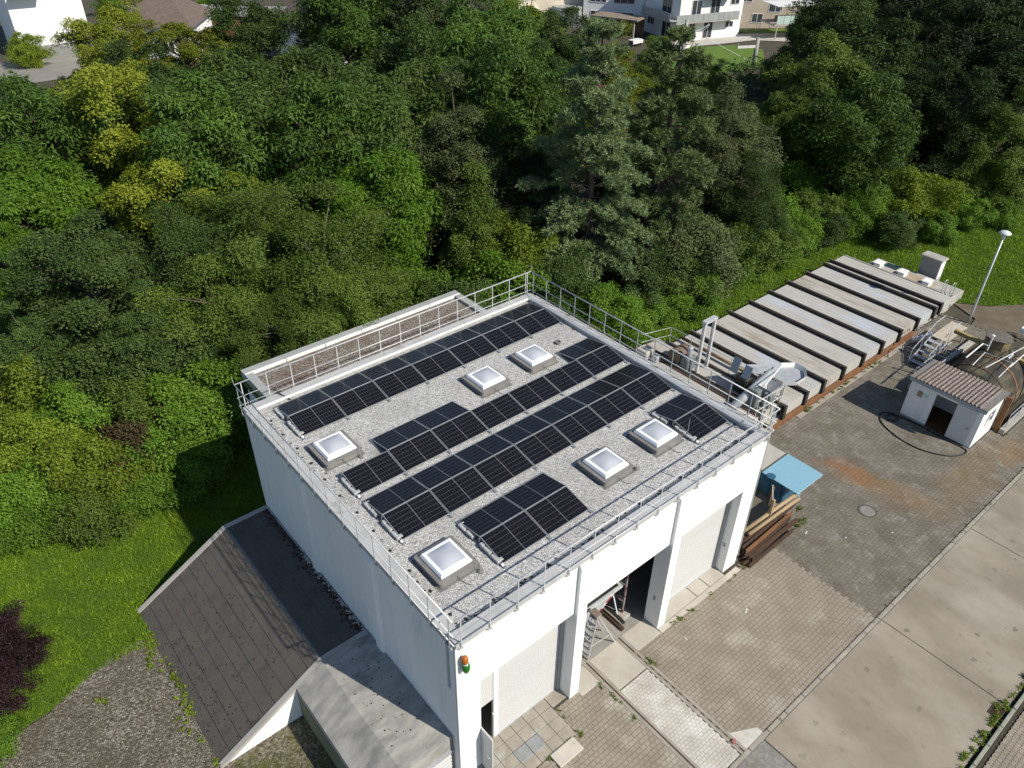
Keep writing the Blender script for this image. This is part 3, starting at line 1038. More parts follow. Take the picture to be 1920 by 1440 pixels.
for ya, yb in ((RY1 - .165, RY1 + .03), (RY0 - .03, RY0 + .165)):
    part("coping", MB().extrude([(-.06, ya, RZ - .1), (-.06, ya, RZ + .03), (RX - .02, ya, RZ + .03), (LX - .06, ya, .02), (LX - .06, ya, -.12), (RX, ya, RZ - .1)], (0, yb - ya, 0)), concrete, bk)
part("ridge_strip", MB().extrude([(RX + .05, RY0 + .2, RZ + .006), (RX, RY0 + .2, RZ + .012), (RX - .05, RY0 + .2, RZ - .02)], (0, RY1 - RY0 - .4, 0)), flash, bk)
CX = -2.76
sl = RZ / (RX - LX)
cr = thing("concrete_ramp", "streaked grey concrete ramp top beside the dark bunker roof", "ramp", (-1.4, 2.7, 0))
zc = RZ + .04
zl = zc - sl * (RX - CX)
part("ramp_body", MB().extrude([(-.015, .34, -.2), (-.015, .34, zc), (RX, .34, zc), (CX, .34, zl), (CX, .34, -.2)], (0, RY0 - .04 - .34, 0)), old_concrete, cr)
part("front_panel", MB().box(-2.6, -.12, .31, .335, .0, 1.15), sh_m, cr)
for i in range(6):
    part("panel_rib", MB().box(-2.6, -.12, .285, .309, .14 + i * .18, .2 + i * .18), sh_m, cr)
part("drip_edge", MB().box(CX + .02, -.02, .29, .338, 1.6 - .35, 1.62 - .25), galv_dull, cr)
part("moss_wall", MB().box(CX - .012, CX - .001, .4, RY0 - .05, -.1, zl - .35), mat("mossy_wall", (.10, .13, .05), (.20, .20, .16), scale=1.5, rough=.95, c3=(.05, .06, .03), s3=3), cr)

# ------------------------------------------------------------------ covered settling tank
TY0, TY1, TZ = 4.15, 11.55, 1.06
tank = thing("covered_tank", "long covered basin with pale sheet lids between dark steel beams", "tank", (32, 7.8, 0))
lidm = mat("tank_lid_sheet", (.43, .415, .385), (.375, .36, .335), scale=1.3, rough=.7, bump=.05, stretch=(3.2, .3, 1), c3=(.31, .28, .235), s3=1.3, lo3=.55, hi3=.80)
lidb = mat("tank_lid_sheet_blue", (.43, .42, .395), (.38, .37, .35), scale=1.2, rough=.7, stretch=(2.4, .55, 1), c3=(.41, .45, .51), s3=.55, lo3=.50, hi3=.66)
lidr = mat("tank_lid_sheet_brown", (.43, .41, .375), (.37, .345, .31), scale=1.2, rough=.75, stretch=(2.4, .45, 1), c3=(.26, .22, .175), s3=.9, lo3=.5, hi3=.70)
ribs = [23.95, 24.95, 26.5, 28.4, 30.35, 32.35, 34.35, 36.35, 38.42, 39.1]
ribs = [22.95, 24.85, 26.46, 28.36, 30.36, 32.34, 34.34, 36.34, 38.42, 39.16]
ends = ribs + [40.85]
mats = [lidm, lidb, lidr, lidm, lidb, lidb, lidr, lidb, lidm, lidm]
for i, (a, b) in enumerate(zip(ends[:-1], ends[1:])):
    zt = TZ - .15 - (.02 if i % 2 else 0)
    mb = MB()
    nseg = max(2, int((b - a) / .3))
    for s in range(nseg):                                   # standing seams of the sheet
        xa = a + .07 + (b - a - .14) * s / nseg
        xb = a + .07 + (b - a - .14) * (s + 1) / nseg
        mb.box(xa + .004, xb - .004, TY0 + .06, TY1, zt - .05, zt)
        mb.box(xa + .004, xb - .004, TY0 + .04, TY0 + .09, .34, zt - .051)
    part("lid", mb, mats[i], tank)
for x in ribs:
    part("beam", MB().box(x - .05, x + .05, TY0 + .02, TY1 + .05, TZ - .42, TZ).box(x - .085, x + .085, TY0 - .06, TY1 + .12, TZ, TZ + .03)
         .box(x - .05, x + .05, TY0 - .06, TY0 + .10, .28, TZ).box(x - .11, x + .11, TY0 - .10, TY0 - .06, .28, TZ + .03), dark_beam, tank)
    part("beam_flange", MB().box(x + .045, x + .082, TY0 - .05, TY1 + .1, TZ + .031, TZ + .045), mat("pale_worn_edge", (.34, .32, .29), (.24, .22, .19), rough=.6), tank)
part("base_wall", MB().box(22.0, 41.0, TY0 + .08, TY1 - .05, -.2, .30), concrete, tank)
part("rust_channel", MB().box(20.2, 36.5, TY0 - .06, TY0 + .06, .0, .26).box(20.2, 36.5, TY0 - .16, TY0 - .062, .0, .05), rust, tank)
part("rust_channel", MB().box(23.2, 40.9, TY1 + .02, TY1 + .14, .0, .26), rust, tank)
part("edge_kerb", MB().box(24, 36, TY0 - .42, TY0 - .17, -.1, .03), kerb_m, tank)
part("end_frame", MB().beam((40.9, TY0 + .1, .3), (40.9, TY0 + .6, 1.0), .05, .08).beam((40.9, TY0 + .6, .3), (40.9, TY0 + .1, 1.0), .05, .08).box(40.86, 40.95, TY0, TY1, .28, .36), galv_dull, tank)
part("end_wall", MB().box(40.86, 40.95, TY0 + .7, TY1, -.1, .9), concrete, tank)
# chamber at the far end with hatches, cabinet, ladder hoops
ch = thing("concrete_chamber", "flat concrete chamber slab at the far end of the covered tank", "chamber", (42.1, 7.2, 0))
part("slab", MB().cbox(41.0, 43.0, 4.35, 10.2, -.2, .55, .03), concrete, ch)
part("rusty_strip", MB().box(41.7, 42.5, 5.8, 7.6, .552, .56), mat("rust_stain", (.33, .24, .15), (.36, .31, .25), rough=.9), ch)
part("open_well", MB().box(42.2, 42.9, 8.5, 9.4, .552, .558), mat("dark_water", (.03, .06, .07), rough=.1), ch)
for y, w in ((9.55, "nearest the hedge"), (7.9, "in the middle of the row"), (6.25, "nearest the ladder hoops")):
    h = thing("hatch_box", f"small white hatch box on the chamber slab, {w}", "hatch", (41.9, y, .55), "hatch boxes on the chamber")
    part("box", MB().cbox(41.55, 42.15, y - .22, y + .22, .56, .83, .02), white_metal, h)
    part("lid", MB().cbox(41.50, 42.20, y - .26, y + .26, .831, .87, .01), white_metal, h)
cb = thing("control_cabinet", "grey outdoor control cabinet standing on the grass edge", "cabinet", (43.75, 7.0, 0))
cabm = mat("cabinet_grey", (.26, .27, .28), (.22, .23, .24), scale=2, rough=.5)
part("plinth", MB().box(43.3, 44.0, 6.3, 7.6, -.1, .3), concrete, cb)
part("body", MB().cbox(43.32, 43.98, 6.32, 7.58, .302, 1.65, .02), cabm, cb)
part("roof", MB().cbox(43.22, 44.08, 6.22, 7.68, 1.652, 1.76, .03), concrete, cb)
part("side_panel", MB().box(43.35, 43.95, 6.30, 6.318, .4, 1.55), white_paint, cb)
lh = thing("ladder_hoops", "pair of curved grab rails at the chamber ladder", "ladder", (41.6, 4.75, .55))
for y in (4.6, 5.1):
    part("hoop", MB().tube([(41.9, y, .55), (41.9, y, 1.25), (41.75, y, 1.42), (41.5, y, 1.42), (41.35, y, 1.25), (41.35, y, .55)], .02, 6), galv, lh, True)

# ------------------------------------------------------------------ inlet works between hall and tank
basin = thing("inlet_basin", "concrete inlet channel block between the hall and the covered tank", "basin", (20.8, 8.2, 0))
BZ = 1.0
part("deck", MB().box(17.6, 21.3, 4.5, 12.3, -.2, BZ), concrete, basin)
part("channel_floor", MB().box(21.3, 21.75, 4.5, 12.3, -.2, .35), dark_beam, basin)
part("channel_wall", MB().box(21.75, 22.9, 4.5, 12.3, -.2, BZ), concrete, basin)
part("channel_edge", MB().box(21.2, 21.3, 4.5, 12.3, BZ, BZ + .05).box(21.75, 21.85, 4.5, 12.3, BZ, BZ + .05), dark_rust, basin)
part("grating", MB().box(18.4, 19.9, 5.0, 11.8, BZ, BZ + .03), galv_dull, basin)
for i in range(9):
    part("grating_bar", MB().box(18.45 + i * .16, 18.5 + i * .16, 5.0, 11.8, BZ + .031, BZ + .06), galv, basin)
part("drive_box", MB().cbox(20.6, 21.25, 11.2, 11.9, BZ, BZ + .5, .03), concrete, basin)
part("drive_box", MB().cbox(20.9, 21.25, 10.7, 11.1, BZ, BZ + .35, .03), galv_dull, basin)
pf = thing("portal_frame", "tall galvanised lifting portal standing over the inlet channel", "frame", (22.25, 8.78, BZ))
for x in (21.85, 22.65):
    part("post", MB().beam((x, 8.73, BZ), (x, 8.73, 4.0), .05, .14).beam((x, 8.86, BZ), (x, 8.86, 4.0), .05, .05), galv, pf)
part("crossbar", MB().box(21.78, 22.72, 8.66, 8.92, 4.0, 4.12), galv, pf)
for z in (1.8, 2.4, 3.0, 3.6):
    part("tie", MB().box(21.83, 21.87, 8.73, 8.87, z, z + .05).box(22.63, 22.67, 8.73, 8.87, z, z + .05), galv_dull, pf)
dr = thing("cable_drum", "brown ribbed drum cover beside the lifting portal", "drum", (21.9, 10.2, BZ))
part("shell", MB().lathe([(.42, 0), (.42, .9)], (21.6, 10.15, BZ + .42), 20, 'x'), mat("brown_drum", (.17, .13, .09), (.12, .09, .065), scale=4, rough=.6), dr, False)
part("cradle", MB().box(21.6, 22.5, 9.85, 10.45, BZ, BZ + .12), galv_dull, dr)
mo = thing("pump_unit", "green-grey pump housing between drum and portal", "pump", (21.9, 9.4, BZ))
part("housing", MB().cbox(21.5, 22.2, 9.15, 9.65, BZ, BZ + .75, .05), mat("grey_green_paint", (.14, .17, .17), (.11, .13, .13), rough=.5), mo)
part("motor", MB().lathe([(.14, 0), (.14, .5), (.08, .54)], (21.9, 9.4, BZ + .75), 14), galv_dull, mo)
dr2 = thing("deck_railing", "thin galvanised railing along the tank side of the inlet deck", "railing", (23.0, 8.5, BZ))
for y in (5.6, 6.6, 7.6, 8.9, 10.2, 11.6):
    part("post", MB().tube([(23.0, y, .2), (23.0, y, 2.0)], .02, 6), galv_dull, dr2)
for z in (1.5, 2.0):
    part("rail", MB().tube([(23.0, 5.6, z), (23.0, 11.6, z), (21.2, 12.1, z)], .018, 6), galv_dull, dr2)
pp = thing("rusty_pipe", "long rusty pipe lying along the first tank beam", "pipe", (23.7, 8.5, 1.1))
part("pipe", MB().tube([(23.75, 5.6, 1.16), (23.75, 11.3, 1.16)], .10, 10), mat("tan_pipe", (.30, .22, .13), (.22, .15, .09), scale=3, rough=.7), pp, True)
# screw press with its open tray
pr_ = thing("sludge_press", "galvanised screw press with octagonal open tray beside the tank", "machine", (23.6, 5.3, 0))
hx, hy, hz = 24.3, 5.05, 1.75
oct_ = [(hx + 1.0 * math.cos(rad(a)) * .95, hy + .72 * math.sin(rad(a))) for a in range(22, 382, 45)]
part("tray_floor", MB().prism(oct_, hz, hz + .03), galv_dull, pr_)
rim = MB()
for i in range(3, 9):
    p, q = oct_[i % 8], oct_[(i + 1) % 8]
    rim.add([(p[0], p[1], hz - .02), (q[0], q[1], hz - .02), (q[0] * 1.0 + (q[0] - hx) * .12, q[1] + (q[1] - hy) * .12, hz + .26), (p[0] + (p[0] - hx) * .12, p[1] + (p[1] - hy) * .12, hz + .26)], [(0, 1, 2, 3)])
part("tray_rim", rim, white_metal, pr_)
part("sheet_cover", MB().add([(22.4, 6.9, 2.3), (24.6, 6.2, 1.75), (24.2, 5.5, 1.7), (22.5, 5.9, 2.25)], [(0, 1, 2, 3)]).add([(22.4, 6.9, 2.27), (24.6, 6.2, 1.72), (24.2, 5.5, 1.67), (22.5, 5.9, 2.22)], [(3, 2, 1, 0)]), galv_dull, pr_)
for (y, h) in ((6.85, .75), (6.15, .6)):
    part("solar_plate", MB().beam((22.1, y, 2.0), (22.35, y, 2.0 + h), .42, .04, (0, 0, 1)), mat("blue_grey_plate", (.20, .26, .33), (.17, .22, .28), rough=.35, metal=.3), pr_)
part("screw_housing", MB().tube([(20.6, 5.6, 1.2), (23.6, 5.6, 2.0)], .22, 12), galv_dull, pr_, True)
part("hopper", MB().add([(22.3, 4.7, 1.9), (23.2, 4.7, 1.9), (23.2, 5.5, 1.9), (22.3, 5.5, 1.9), (22.55, 4.95, 1.1), (22.95, 4.95, 1.1), (22.95, 5.25, 1.1), (22.55, 5.25, 1.1)],
                        [(0, 1, 5, 4), (1, 2, 6, 5), (2, 3, 7, 6), (3, 0, 4, 7)]), galv, pr_)
part("control_box", MB().cbox(21.6, 22.0, 5.0, 5.5, 1.0, 2.0, .03), mat("grey_box", (.17, .19, .19), rough=.5), pr_)
part("control_box", MB().cbox(22.1, 22.45, 4.55, 4.95, .8, 1.8, .03), mat("green_grey_box", (.20, .24, .23), rough=.5), pr_)
part("dark_gearbox", MB().cbox(22.1, 22.7, 6.0, 6.7, 1.0, 1.9, .06), black_rubber, pr_)
part("bracket_plate", MB().beam((22.9, 5.9, 1.8), (23.2, 5.5, 1.95), .35, .04), white_metal, pr_)
part("long_bar", MB().tube([(21.9, 4.9, 2.35), (24.6, 5.6, 2.15)], .03, 6), white_metal, pr_)
for (x, y) in ((21.7, 4.6), (23.1, 4.6), (23.6, 4.75), (25.0, 4.8), (23.6, 5.4), (25.0, 5.4)):
    part("leg", MB().beam((x, y, .0), (x, y, 1.74), .07, .07, (1, 0, 0)), galv, pr_)
for z in (1.5, 2.1):
    part("guard_rail", MB().tube([(20.9, 4.5, z), (22.4, 4.45, z), (22.9, 4.45, z)], .022, 6), galv, pr_)
for x in (20.9, 21.6, 22.3, 22.9):
    part("guard_post", MB().tube([(x, 4.47, .2), (x, 4.47, 2.1)], .022, 6), galv, pr_)
part("outlet_pipe", MB().tube([(23.0, 4.5, .65), (23.7, 4.6, .55), (24.6, 4.6, .5)], .09, 10), white_metal, pr_, True)

# ------------------------------------------------------------------ blue container and scrap beside the hall
blue = mat("blue_paint", (.215, .39, .485), (.195, .365, .46), scale=1.5, rough=.5, c3=(.26, .42, .50), s3=6, lo3=.55, hi3=.7)
dblue = mat("blue_container_side", (.035, .12, .19), (.03, .09, .15), scale=2, rough=.55)
bc = thing("blue_container", "low blue steel container with a flat pale blue lid", "container", (18.9, 1.5, 0))
part("body", MB().cbox(18.0, 19.7, .78, 3.0, .08, 1.02, .02), dblue, bc)
part("lid", MB().cbox(17.98, 19.95, .18, 1.98, 1.04, 1.08, .012), blue, bc)
part("rear_lid", MB().cbox(18.1, 19.9, 2.02, 3.05, 1.04, 1.07, .012), mat("grey_lid", (.42, .40, .36), (.36, .34, .30), scale=2, rough=.8), bc)
part("lid_seam", MB().box(17.98, 19.95, 1.985, 2.015, 1.03, 1.10), dark_rust, bc)
part("lid_notch", MB().lathe([(.19, .0), (.20, .05), (.16, .055)], (18.05, 1.55, 1.06), 16), dblue, bc)
part("front_rib", MB().box(17.95, 17.995, .9, .96, .1, 1.0).box(17.95, 17.995, 1.5, 1.56, .1, 1.0).box(17.95, 17.995, .8, 3, .92, 1.0), dblue, bc)
for i in range(4):
    part("lid_hinge", MB().tube([(17.95 + .0, .28 + .06 * i, .98 - .12 * i), (18.35, .22, .98 - .10 * i)], .015, 5), blue, bc)
wood = mat("weathered_timber", (.36, .27, .16), (.27, .20, .12), scale=1.5, rough=.85, stretch=(.4, 6, 6), c3=(.17, .12, .075), s3=2)
old_wood = mat("shaded_old_timber", (.080, .047, .027), (.050, .032, .020), scale=2, rough=.9, stretch=(.5, 5, 5), c3=(.13, .07, .035), s3=3)  # brown timber, darkened to carry the shade on the scrap pile
for (y, z, w_, h_, x1, lb) in ((.30, .92, .16, .10, 18.05, "pale timber post on top of the scrap pile, nearer the container"), (.08, .90, .15, .10, 18.0, "pale timber post on top of the scrap pile, nearer the yard")):
    solo("timber_post", MB().tube([(14.6, y + .1, z), (x1, y, z)], w_ * .55, 10), wood, lb, "timber", (16.4, y, z), "pale timber posts", True)
rs = random.Random(3)
LAY = ["bottom", "second", "third", "fourth", "top"]
for lay in range(5):
    nb_ = (7, 6, 6, 5, 4)[lay]
    for i in range(nb_):
        y0 = -.50 + i * .175 + lay * .07 + rs.uniform(-.03, .03)
        z0 = .02 + lay * .15
        x1 = 17.0 + rs.uniform(-.55, .45) + lay * .10
        x0 = 14.0 + rs.uniform(-.3, .3)
        dy, dz = rs.uniform(-.12, .12), rs.uniform(-.02, .05)
        steel = rs.random() < .6
        p_, q_ = (x0, y0, z0 + .07), (x1, y0 + dy, z0 + .07 + dz)
        if steel:                                  # old rail or I section
            mb = MB().beam(p_, q_, .018, .12).beam((p_[0], p_[1], p_[2] + .06), (q_[0], q_[1], q_[2] + .06), .10, .016).beam((p_[0], p_[1], p_[2] - .06), (q_[0], q_[1], q_[2] - .06), .10, .016)
        else:
            mb = MB().beam(p_, q_, rs.uniform(.08, .14), rs.uniform(.05, .11))
        solo("scrap_beam", mb, (dark_rust if rs.random() < .9 else rust) if steel else old_wood,
             f"{ORD[i]} scrap beam from the yard side in the {LAY[lay]} layer of the pile", "beam", (15.5, y0, z0), "scrap beams piled beside the hall")
fr_ = thing("timber_trestle", "small timber trestle leaning between the scrap pile and blue container", "trestle", (16.6, .6, .9))
part("upright", MB().beam((16.2, .3, .8), (16.2, .3, 1.75), .12, .12, (1, 0, 0)), wood, fr_)
part("upright", MB().beam((16.75, .75, .8), (16.9, .8, 1.7), .10, .16, (1, 0, 0)), old_wood, fr_)
part("brace", MB().beam((16.25, .3, 1.35), (16.9, .85, 1.72), .03, .18), mat("pale_board", (.50, .47, .40), rough=.8), fr_)

# ------------------------------------------------------------------ small shed
SX0, SX1, SY0, SY1 = 28.35, 30.55, -2.74, .76
shed = thing("pump_shed", "small white rendered shed with corrugated roof and open doorway", "shed", (29.45, -1, 0))
mb = MB()
mb.box(SX0, SX0 + .15, -.51, SY1, 0, 2.2).box(SX0, SX0 + .15, SY0, -2.47, 0, 2.2).box(SX0, SX0 + .15, -2.47, -.51, 1.95, 2.2)
part("front_wall", mb, white_paint, shed)
part("side_wall", MB().box(SX0 + .15, SX1, SY0, SY0 + .15, 0, .95).box(SX0 + .15, 29.25, SY0, SY0 + .15, .95, 1.62).box(29.95, SX1, SY0, SY0 + .15, .95, 1.62).box(SX0 + .15, SX1, SY0, SY0 + .15, 1.62, 2.2), white_paint, shed)
part("side_wall", MB().box(SX0 + .15, SX1, SY1 - .15, SY1, 0, 2.2), white_paint, shed)
part("back_wall", MB().box(SX1 - .15, SX1, SY0 + .15, SY1 - .15, 0, 2.2), white_paint, shed)
part("floor", MB().box(SX0 + .05, SX1 - .15, SY0 + .15, SY1 - .15, -.05, .01), mat("rusty_floor", (.13, .06, .02), (.09, .045, .02), scale=2, rough=.9), shed)
win = part("window", MB().box(29.25, 29.95, SY0 + .06, SY0 + .08, .95, 1.62), mat("shed_pane", (.10, .11, .12), rough=.15), shed)
part("glazing_bar", MB().box(29.25, 29.95, SY0 + .03, SY0 + .058, 1.26, 1.30).box(29.58, 29.62, SY0 + .028, SY0 + .056, .95, 1.62), white_metal, win)
part("frame", MB().box(29.2, 30.0, SY0 - .015, SY0 - .002, .88, .95).box(29.2, 30.0, SY0 - .015, SY0 - .002, 1.62, 1.68).box(29.2, 29.25, SY0 - .015, SY0 - .002, .95, 1.62).box(29.95, 30.0, SY0 - .015, SY0 - .002, .95, 1.62), mat("frame_grey", (.45, .45, .43), rough=.7), win)
dl = part("door", MB().cbox(SX0 - .055, SX0 - .01, -2.47, -1.55, .05, 2.0, .008), mat("shed_door_grey", (.60, .61, .60), (.55, .56, .55), scale=1, rough=.5), shed)
part("handle", MB().tube([(SX0 - .055, -2.36, 1.0), (SX0 - .11, -2.36, 1.0), (SX0 - .11, -2.25, 1.0)], .013, 6), dark_rust, dl)
part("door_edge", MB().box(SX0 - .062, SX0 - .008, -2.485, -2.471, .05, 2.02).box(SX0 - .062, SX0 - .008, -2.485, -1.55, 2.003, 2.02), white_metal, dl)
part("eave_board", MB().box(SX0 - .16, SX0 - .02, SY0 - .10, SY1 + .10, 2.15, 2.33), mat("blue_grey_board", (.34, .38, .41), (.29, .32, .35), scale=2, rough=.7), shed)
part("roof_deck", MB().add([(SX0 - .16, SY0 - .12, 2.33), (SX1 + .16, SY0 - .12, 2.25), (SX1 + .16, SY1 + .12, 2.25), (SX0 - .16, SY1 + .12, 2.33),
                            (SX0 - .16, SY0 - .12, 2.36), (SX1 + .16, SY0 - .12, 2.28), (SX1 + .16, SY1 + .12, 2.28), (SX0 - .16, SY1 + .12, 2.36)],
     [(0, 3, 2, 1), (4, 5, 6, 7), (0, 1, 5, 4), (1, 2, 6, 5), (2, 3, 7, 6), (3, 0, 4, 7)]), mat("old_felt", (.19, .18, .165), (.14, .13, .12), scale=4, rough=.95, c3=(.26, .25, .23), s3=9), shed)
tile_m = mat("old_fibre_roof", (.195, .16, .14), (.14, .112, .098), scale=5, rough=.95, bump=.4, bscale=30, c3=(.38, .36, .33), s3=14, lo3=.55, hi3=.64)
n = 17
for i in range(n):
    yc = SY0 + .28 + i * (SY1 - SY0 - .5) / (n - 1)
    prof = [(-.085, 0), (-.062, .015), (-.04, .055), (0, .075), (.04, .055), (.062, .015), (.085, 0)]
    a = [(SX0 - .20, yc + p, 2.366 + q) for p, q in prof]
    b = [(SX1 + .12, yc + p, 2.287 + q) for p, q in prof]
    vs = a + b
    fs = [(j, j + 1, j + 8, j + 7) for j in range(6)] + [tuple(range(7)), tuple(range(13, 6, -1))]
    part("roof_corrugation", MB().add(vs, fs), tile_m, shed)
part("meter_box", MB().cbox(SX0 - .10, SX0 - .002, .08, .30, 1.45, 1.72, .015), mat("brown_box", (.33, .25, .16), rough=.7), shed)
part("sign_plate", MB().box(SX0 - .012, SX0 - .002, -.22, -.03, 1.52, 1.70), mat("mint_sign", (.42, .62, .56), (.50, .66, .62), scale=14, rough=.6), shed)
part("plinth", MB().box(SX0 - .03, SX0 - .002, -.5, SY1, 0, .1), concrete, shed)
hose_m = black_rubber
pts = []
for t in range(25):
    a = t / 24
    pts.append((28.15 - .05 * math.sin(a * 9) - .0, .8 - 3.3 * a, .035))
loop = [(28.1, .9, .03), (27.7, 1.35, .03), (27.0, 1.05, .03), (26.55, .25, .03), (26.35, -.7, .03), (26.5, -1.6, .03), (26.95, -2.35, .03), (27.55, -2.75, .03), (28.0, -2.78, .03), (28.12, -2.5, .03), (28.1, -1.9, .03),
        (28.12, -1.1, .03), (28.15, -.3, .03), (28.12, .3, .03), (28.05, .75, .03), (27.85, 1.1, .035)]


def smooth_path(p, k=6):
    P = [Vector(q) for q in p]
    out = []
    for i in range(len(P) - 1):
        p0, p1, p2, p3 = P[max(i - 1, 0)], P[i], P[i + 1], P[min(i + 2, len(P) - 1)]
        for s in range(k):
            t = s / k
            out.append(.5 * ((2 * p1) + (p2 - p0) * t + (2 * p0 - 5 * p1 + 4 * p2 - p3) * t * t + (3 * p1 - p0 - 3 * p2 + p3) * t ** 3))
    out.append(P[-1])
    return out


solo("garden_hose", MB().tube(smooth_path(loop), .03, 7), hose_m, "black hose looped over the paving in front of the shed", "hose", (27.2, -.8, .0), None, True)
solo("garden_hose", MB().tube(smooth_path([(27.3, .9, .03), (27.5, .55, .03), (27.85, .55, .03), (27.95, .85, .035), (27.7, 1.05, .03), (27.35, .95, .065), (27.6, .6, .07), (27.9, .7, .06)]), .025, 7), hose_m,
     "small coiled black hose at the shed corner", "hose", (27.6, .8, .0), None, True)

# ------------------------------------------------------------------ horizontal drum tank in its pit, platform, beams
drum_m = mat("shaded_stained_drum", (.125, .108, .065), (.06, .052, .036), scale=1.2, rough=.8, stretch=(.5, 1.5, 1.5), c3=(.03, .027, .022), s3=.8, lo3=.42, hi3=.56)  # real stains, plus shade painted in through a darker base colour
dt = thing("drum_tank", "big horizontal steel drum tank with stained yellowish shell behind shed", "tank", (34, -1, 0))
DC = (31.1, -1.0, .62)
part("shell", MB().lathe([(.85, -.25), (1.4, -.12), (1.66, 0), (1.68, .1), (1.68, 5.6), (1.66, 5.7), (1.4, 5.85), (.85, 5.95)], DC, 40, 'x'), drum_m, dt, True)
for x in (.55, 1.9, 3.4, 5.0):
    part("band", MB().lathe([(1.68, x), (1.71, x), (1.71, x + .12), (1.68, x + .12)], DC, 40, 'x', False, False), dark_rust if x != 1.9 else rust, dt, True)
part("manway", MB().lathe([(.62, 0), (.62, .75), (.55, .8)], (34.5, -.55, 2.0), 8), mat("manway_yellow", (.22, .18, .08), (.12, .10, .06), scale=2, rough=.7, c3=(.05, .045, .04), s3=1.5), dt)
part("manway_lid", MB().lathe([(.68, 0), (.68, .06), (.1, .09)], (34.5, -.55, 2.8), 8), mat("grey_brown_lid", (.16, .14, .12), (.10, .09, .08), scale=6, rough=.9), dt)
part("vent_pipe", MB().tube([(33.3, -.55, 2.5), (33.3, -.55, 3.35)], .04, 8).lathe([(.08, 0), (.09, .05), (.05, .08)], (33.3, -.55, 3.33), 10), white_metal, dt)
part("handrail", MB().tube([(31.1, -.35, 2.85), (32.9, -.35, 2.95), (32.9, -.6, 2.95)], .035, 8).tube([(31.1, -.75, 2.6), (32.5, -.7, 2.75), (32.6, -2.0, 2.75), (31.2, -2.0, 2.5)], .02, 6)
     .tube([(31.2, -1.3, 2.7), (34.6, -1.9, 3.0)], .02, 6).tube([(32.4, -2.0, 2.6), (35.0, -2.1, 3.0)], .025, 6), white_metal, dt)
part("valve", MB().tube([(33.2, -1.6, 2.55), (33.7, -1.6, 2.6)], .06, 8).tube([(33.45, -1.6, 2.5), (33.45, -1.6, 2.9)], .04, 8), galv, dt)
part("valve", MB().cbox(36.2, 36.5, -1.2, -.9, 2.6, 2.9, .02).cbox(35.8, 36.0, -1.4, -1.2, 2.6, 2.8, .02), white_metal, dt)
pit = thing("drum_pit", "sunken concrete pit holding the drum tank", "pit", (34.5, -1, 0))
part("pit_wall", MB().box(30.7, 38.4, 1.35, 1.6, -.3, .25), concrete, pit)
part("pit_wall", MB().box(30.7, 38.4, -3.35, -3.1, -.3, .25), concrete, pit)
part("pit_floor", MB().box(30.7, 38.4, -3.1, 1.35, -.05, -.03), dark_beam, pit)
part("rust_post", MB().box(30.72, 30.85, -3.05, -2.8, -.03, 2.0), rust, pit)
pr2 = thing("pit_railing", "low metal railing along the road side of the drum pit", "railing", (33, -3.2, 0))
for x in (31.0, 32.5, 34, 35.5, 37):
    part("post", MB().tube([(x, -3.22, .2), (x, -3.22, 1.0)], .02, 6), galv_dull, pr2)
part("rail", MB().tube([(31.0, -3.22, 1.0), (37, -3.22, 1.0)], .022, 6).tube([(31.0, -3.22, .6), (37, -3.22, .6)], .018, 6), galv_dull, pr2)
ybeam = mat("yellowed_timber", (.36, .28, .11), (.29, .22, .09), scale=1.5, rough=.7)
solo("timber_beam", MB().beam((34.85, 1.65, 2.0), (34.7, .1, 2.02), .2, .2), ybeam, "yellowed timber beam between the platform and the drum manway", "beam", (34.8, .9, 2.0), "yellowed timber beams")
solo("timber_beam", MB().beam((34.5, -1.2, 2.05), (34.2, -4.2, 2.05), .22, .2), ybeam, "yellowed timber beam on the road side of the drum manway", "beam", (34.3, -2.6, 2.0), "yellowed timber beams")
pl = thing("access_platform", "metal stair and grating platform between covered tank and drum", "platform", (36.2, 2.3, 0))
part("deck", MB().box(35.2, 37.7, 1.9, 2.8, .96, 1.0), mat("speckled_grating", (.52, .46, .38), (.36, .31, .25), scale=7, rough=.7), pl)
for (x, y) in ((35.25, 1.95), (35.25, 2.75), (37.65, 1.95), (37.65, 2.75)):
    part("leg", MB().beam((x, y, 0), (x, y, .96), .06, .06, (1, 0, 0)), galv_dull, pl)
for s in range(5):
    part("step", MB().box(33.2 + s * .4, 33.5 + s * .4, 1.95, 2.75, .14 + s * .17, .17 + s * .17), galv_dull, pl)
for y in (1.9, 2.8):
    part("stringer", MB().beam((33.1, y, .08), (35.2, y, .97), .04, .14), galv, pl)
    part("handrail", MB().tube([(33.1, y, .95), (35.2, y, 1.85), (36.2, y, 1.9)], .022, 6), galv, pl)
    for x in (33.1, 34.1, 35.2):
        z = .08 + (x - 33.1) * .424
        part("rail_post", MB().tube([(x, y, z), (x, y, z + .9)], .018, 6), galv, pl)
for s in range(4):
    part("side_step", MB().box(35.3 + .0, 35.9, 2.9 + s * .22, 3.1 + s * .22, .8 - s * .2, .83 - s * .2), galv, pl)
for x in (35.3, 35.9):
    part("side_stringer", MB().beam((x, 2.85, .9), (x, 3.75, .05), .03, .12), galv, pl)
    part("side_rail", MB().tube([(x, 2.85, 1.8), (x, 3.75, .95), (x, 3.75, .1)], .018, 6), galv, pl)
sl_ = thing("metal_ladder_rack", "low galvanised ladder-like frame lying beside the drum pit", "frame", (33.4, 1.75, 0))
for y in (1.65, 1.05):
    part("bar", MB().tube([(31.2, y + .1, .9), (35.0, y, 1.2)], .025, 6), galv, sl_)
for i in range(6):
    part("rung", MB().tube([(31.6 + i * .6, 1.72, .93 + i * .045), (31.6 + i * .6, 1.12, .93 + i * .045)], .018, 6), galv, sl_)
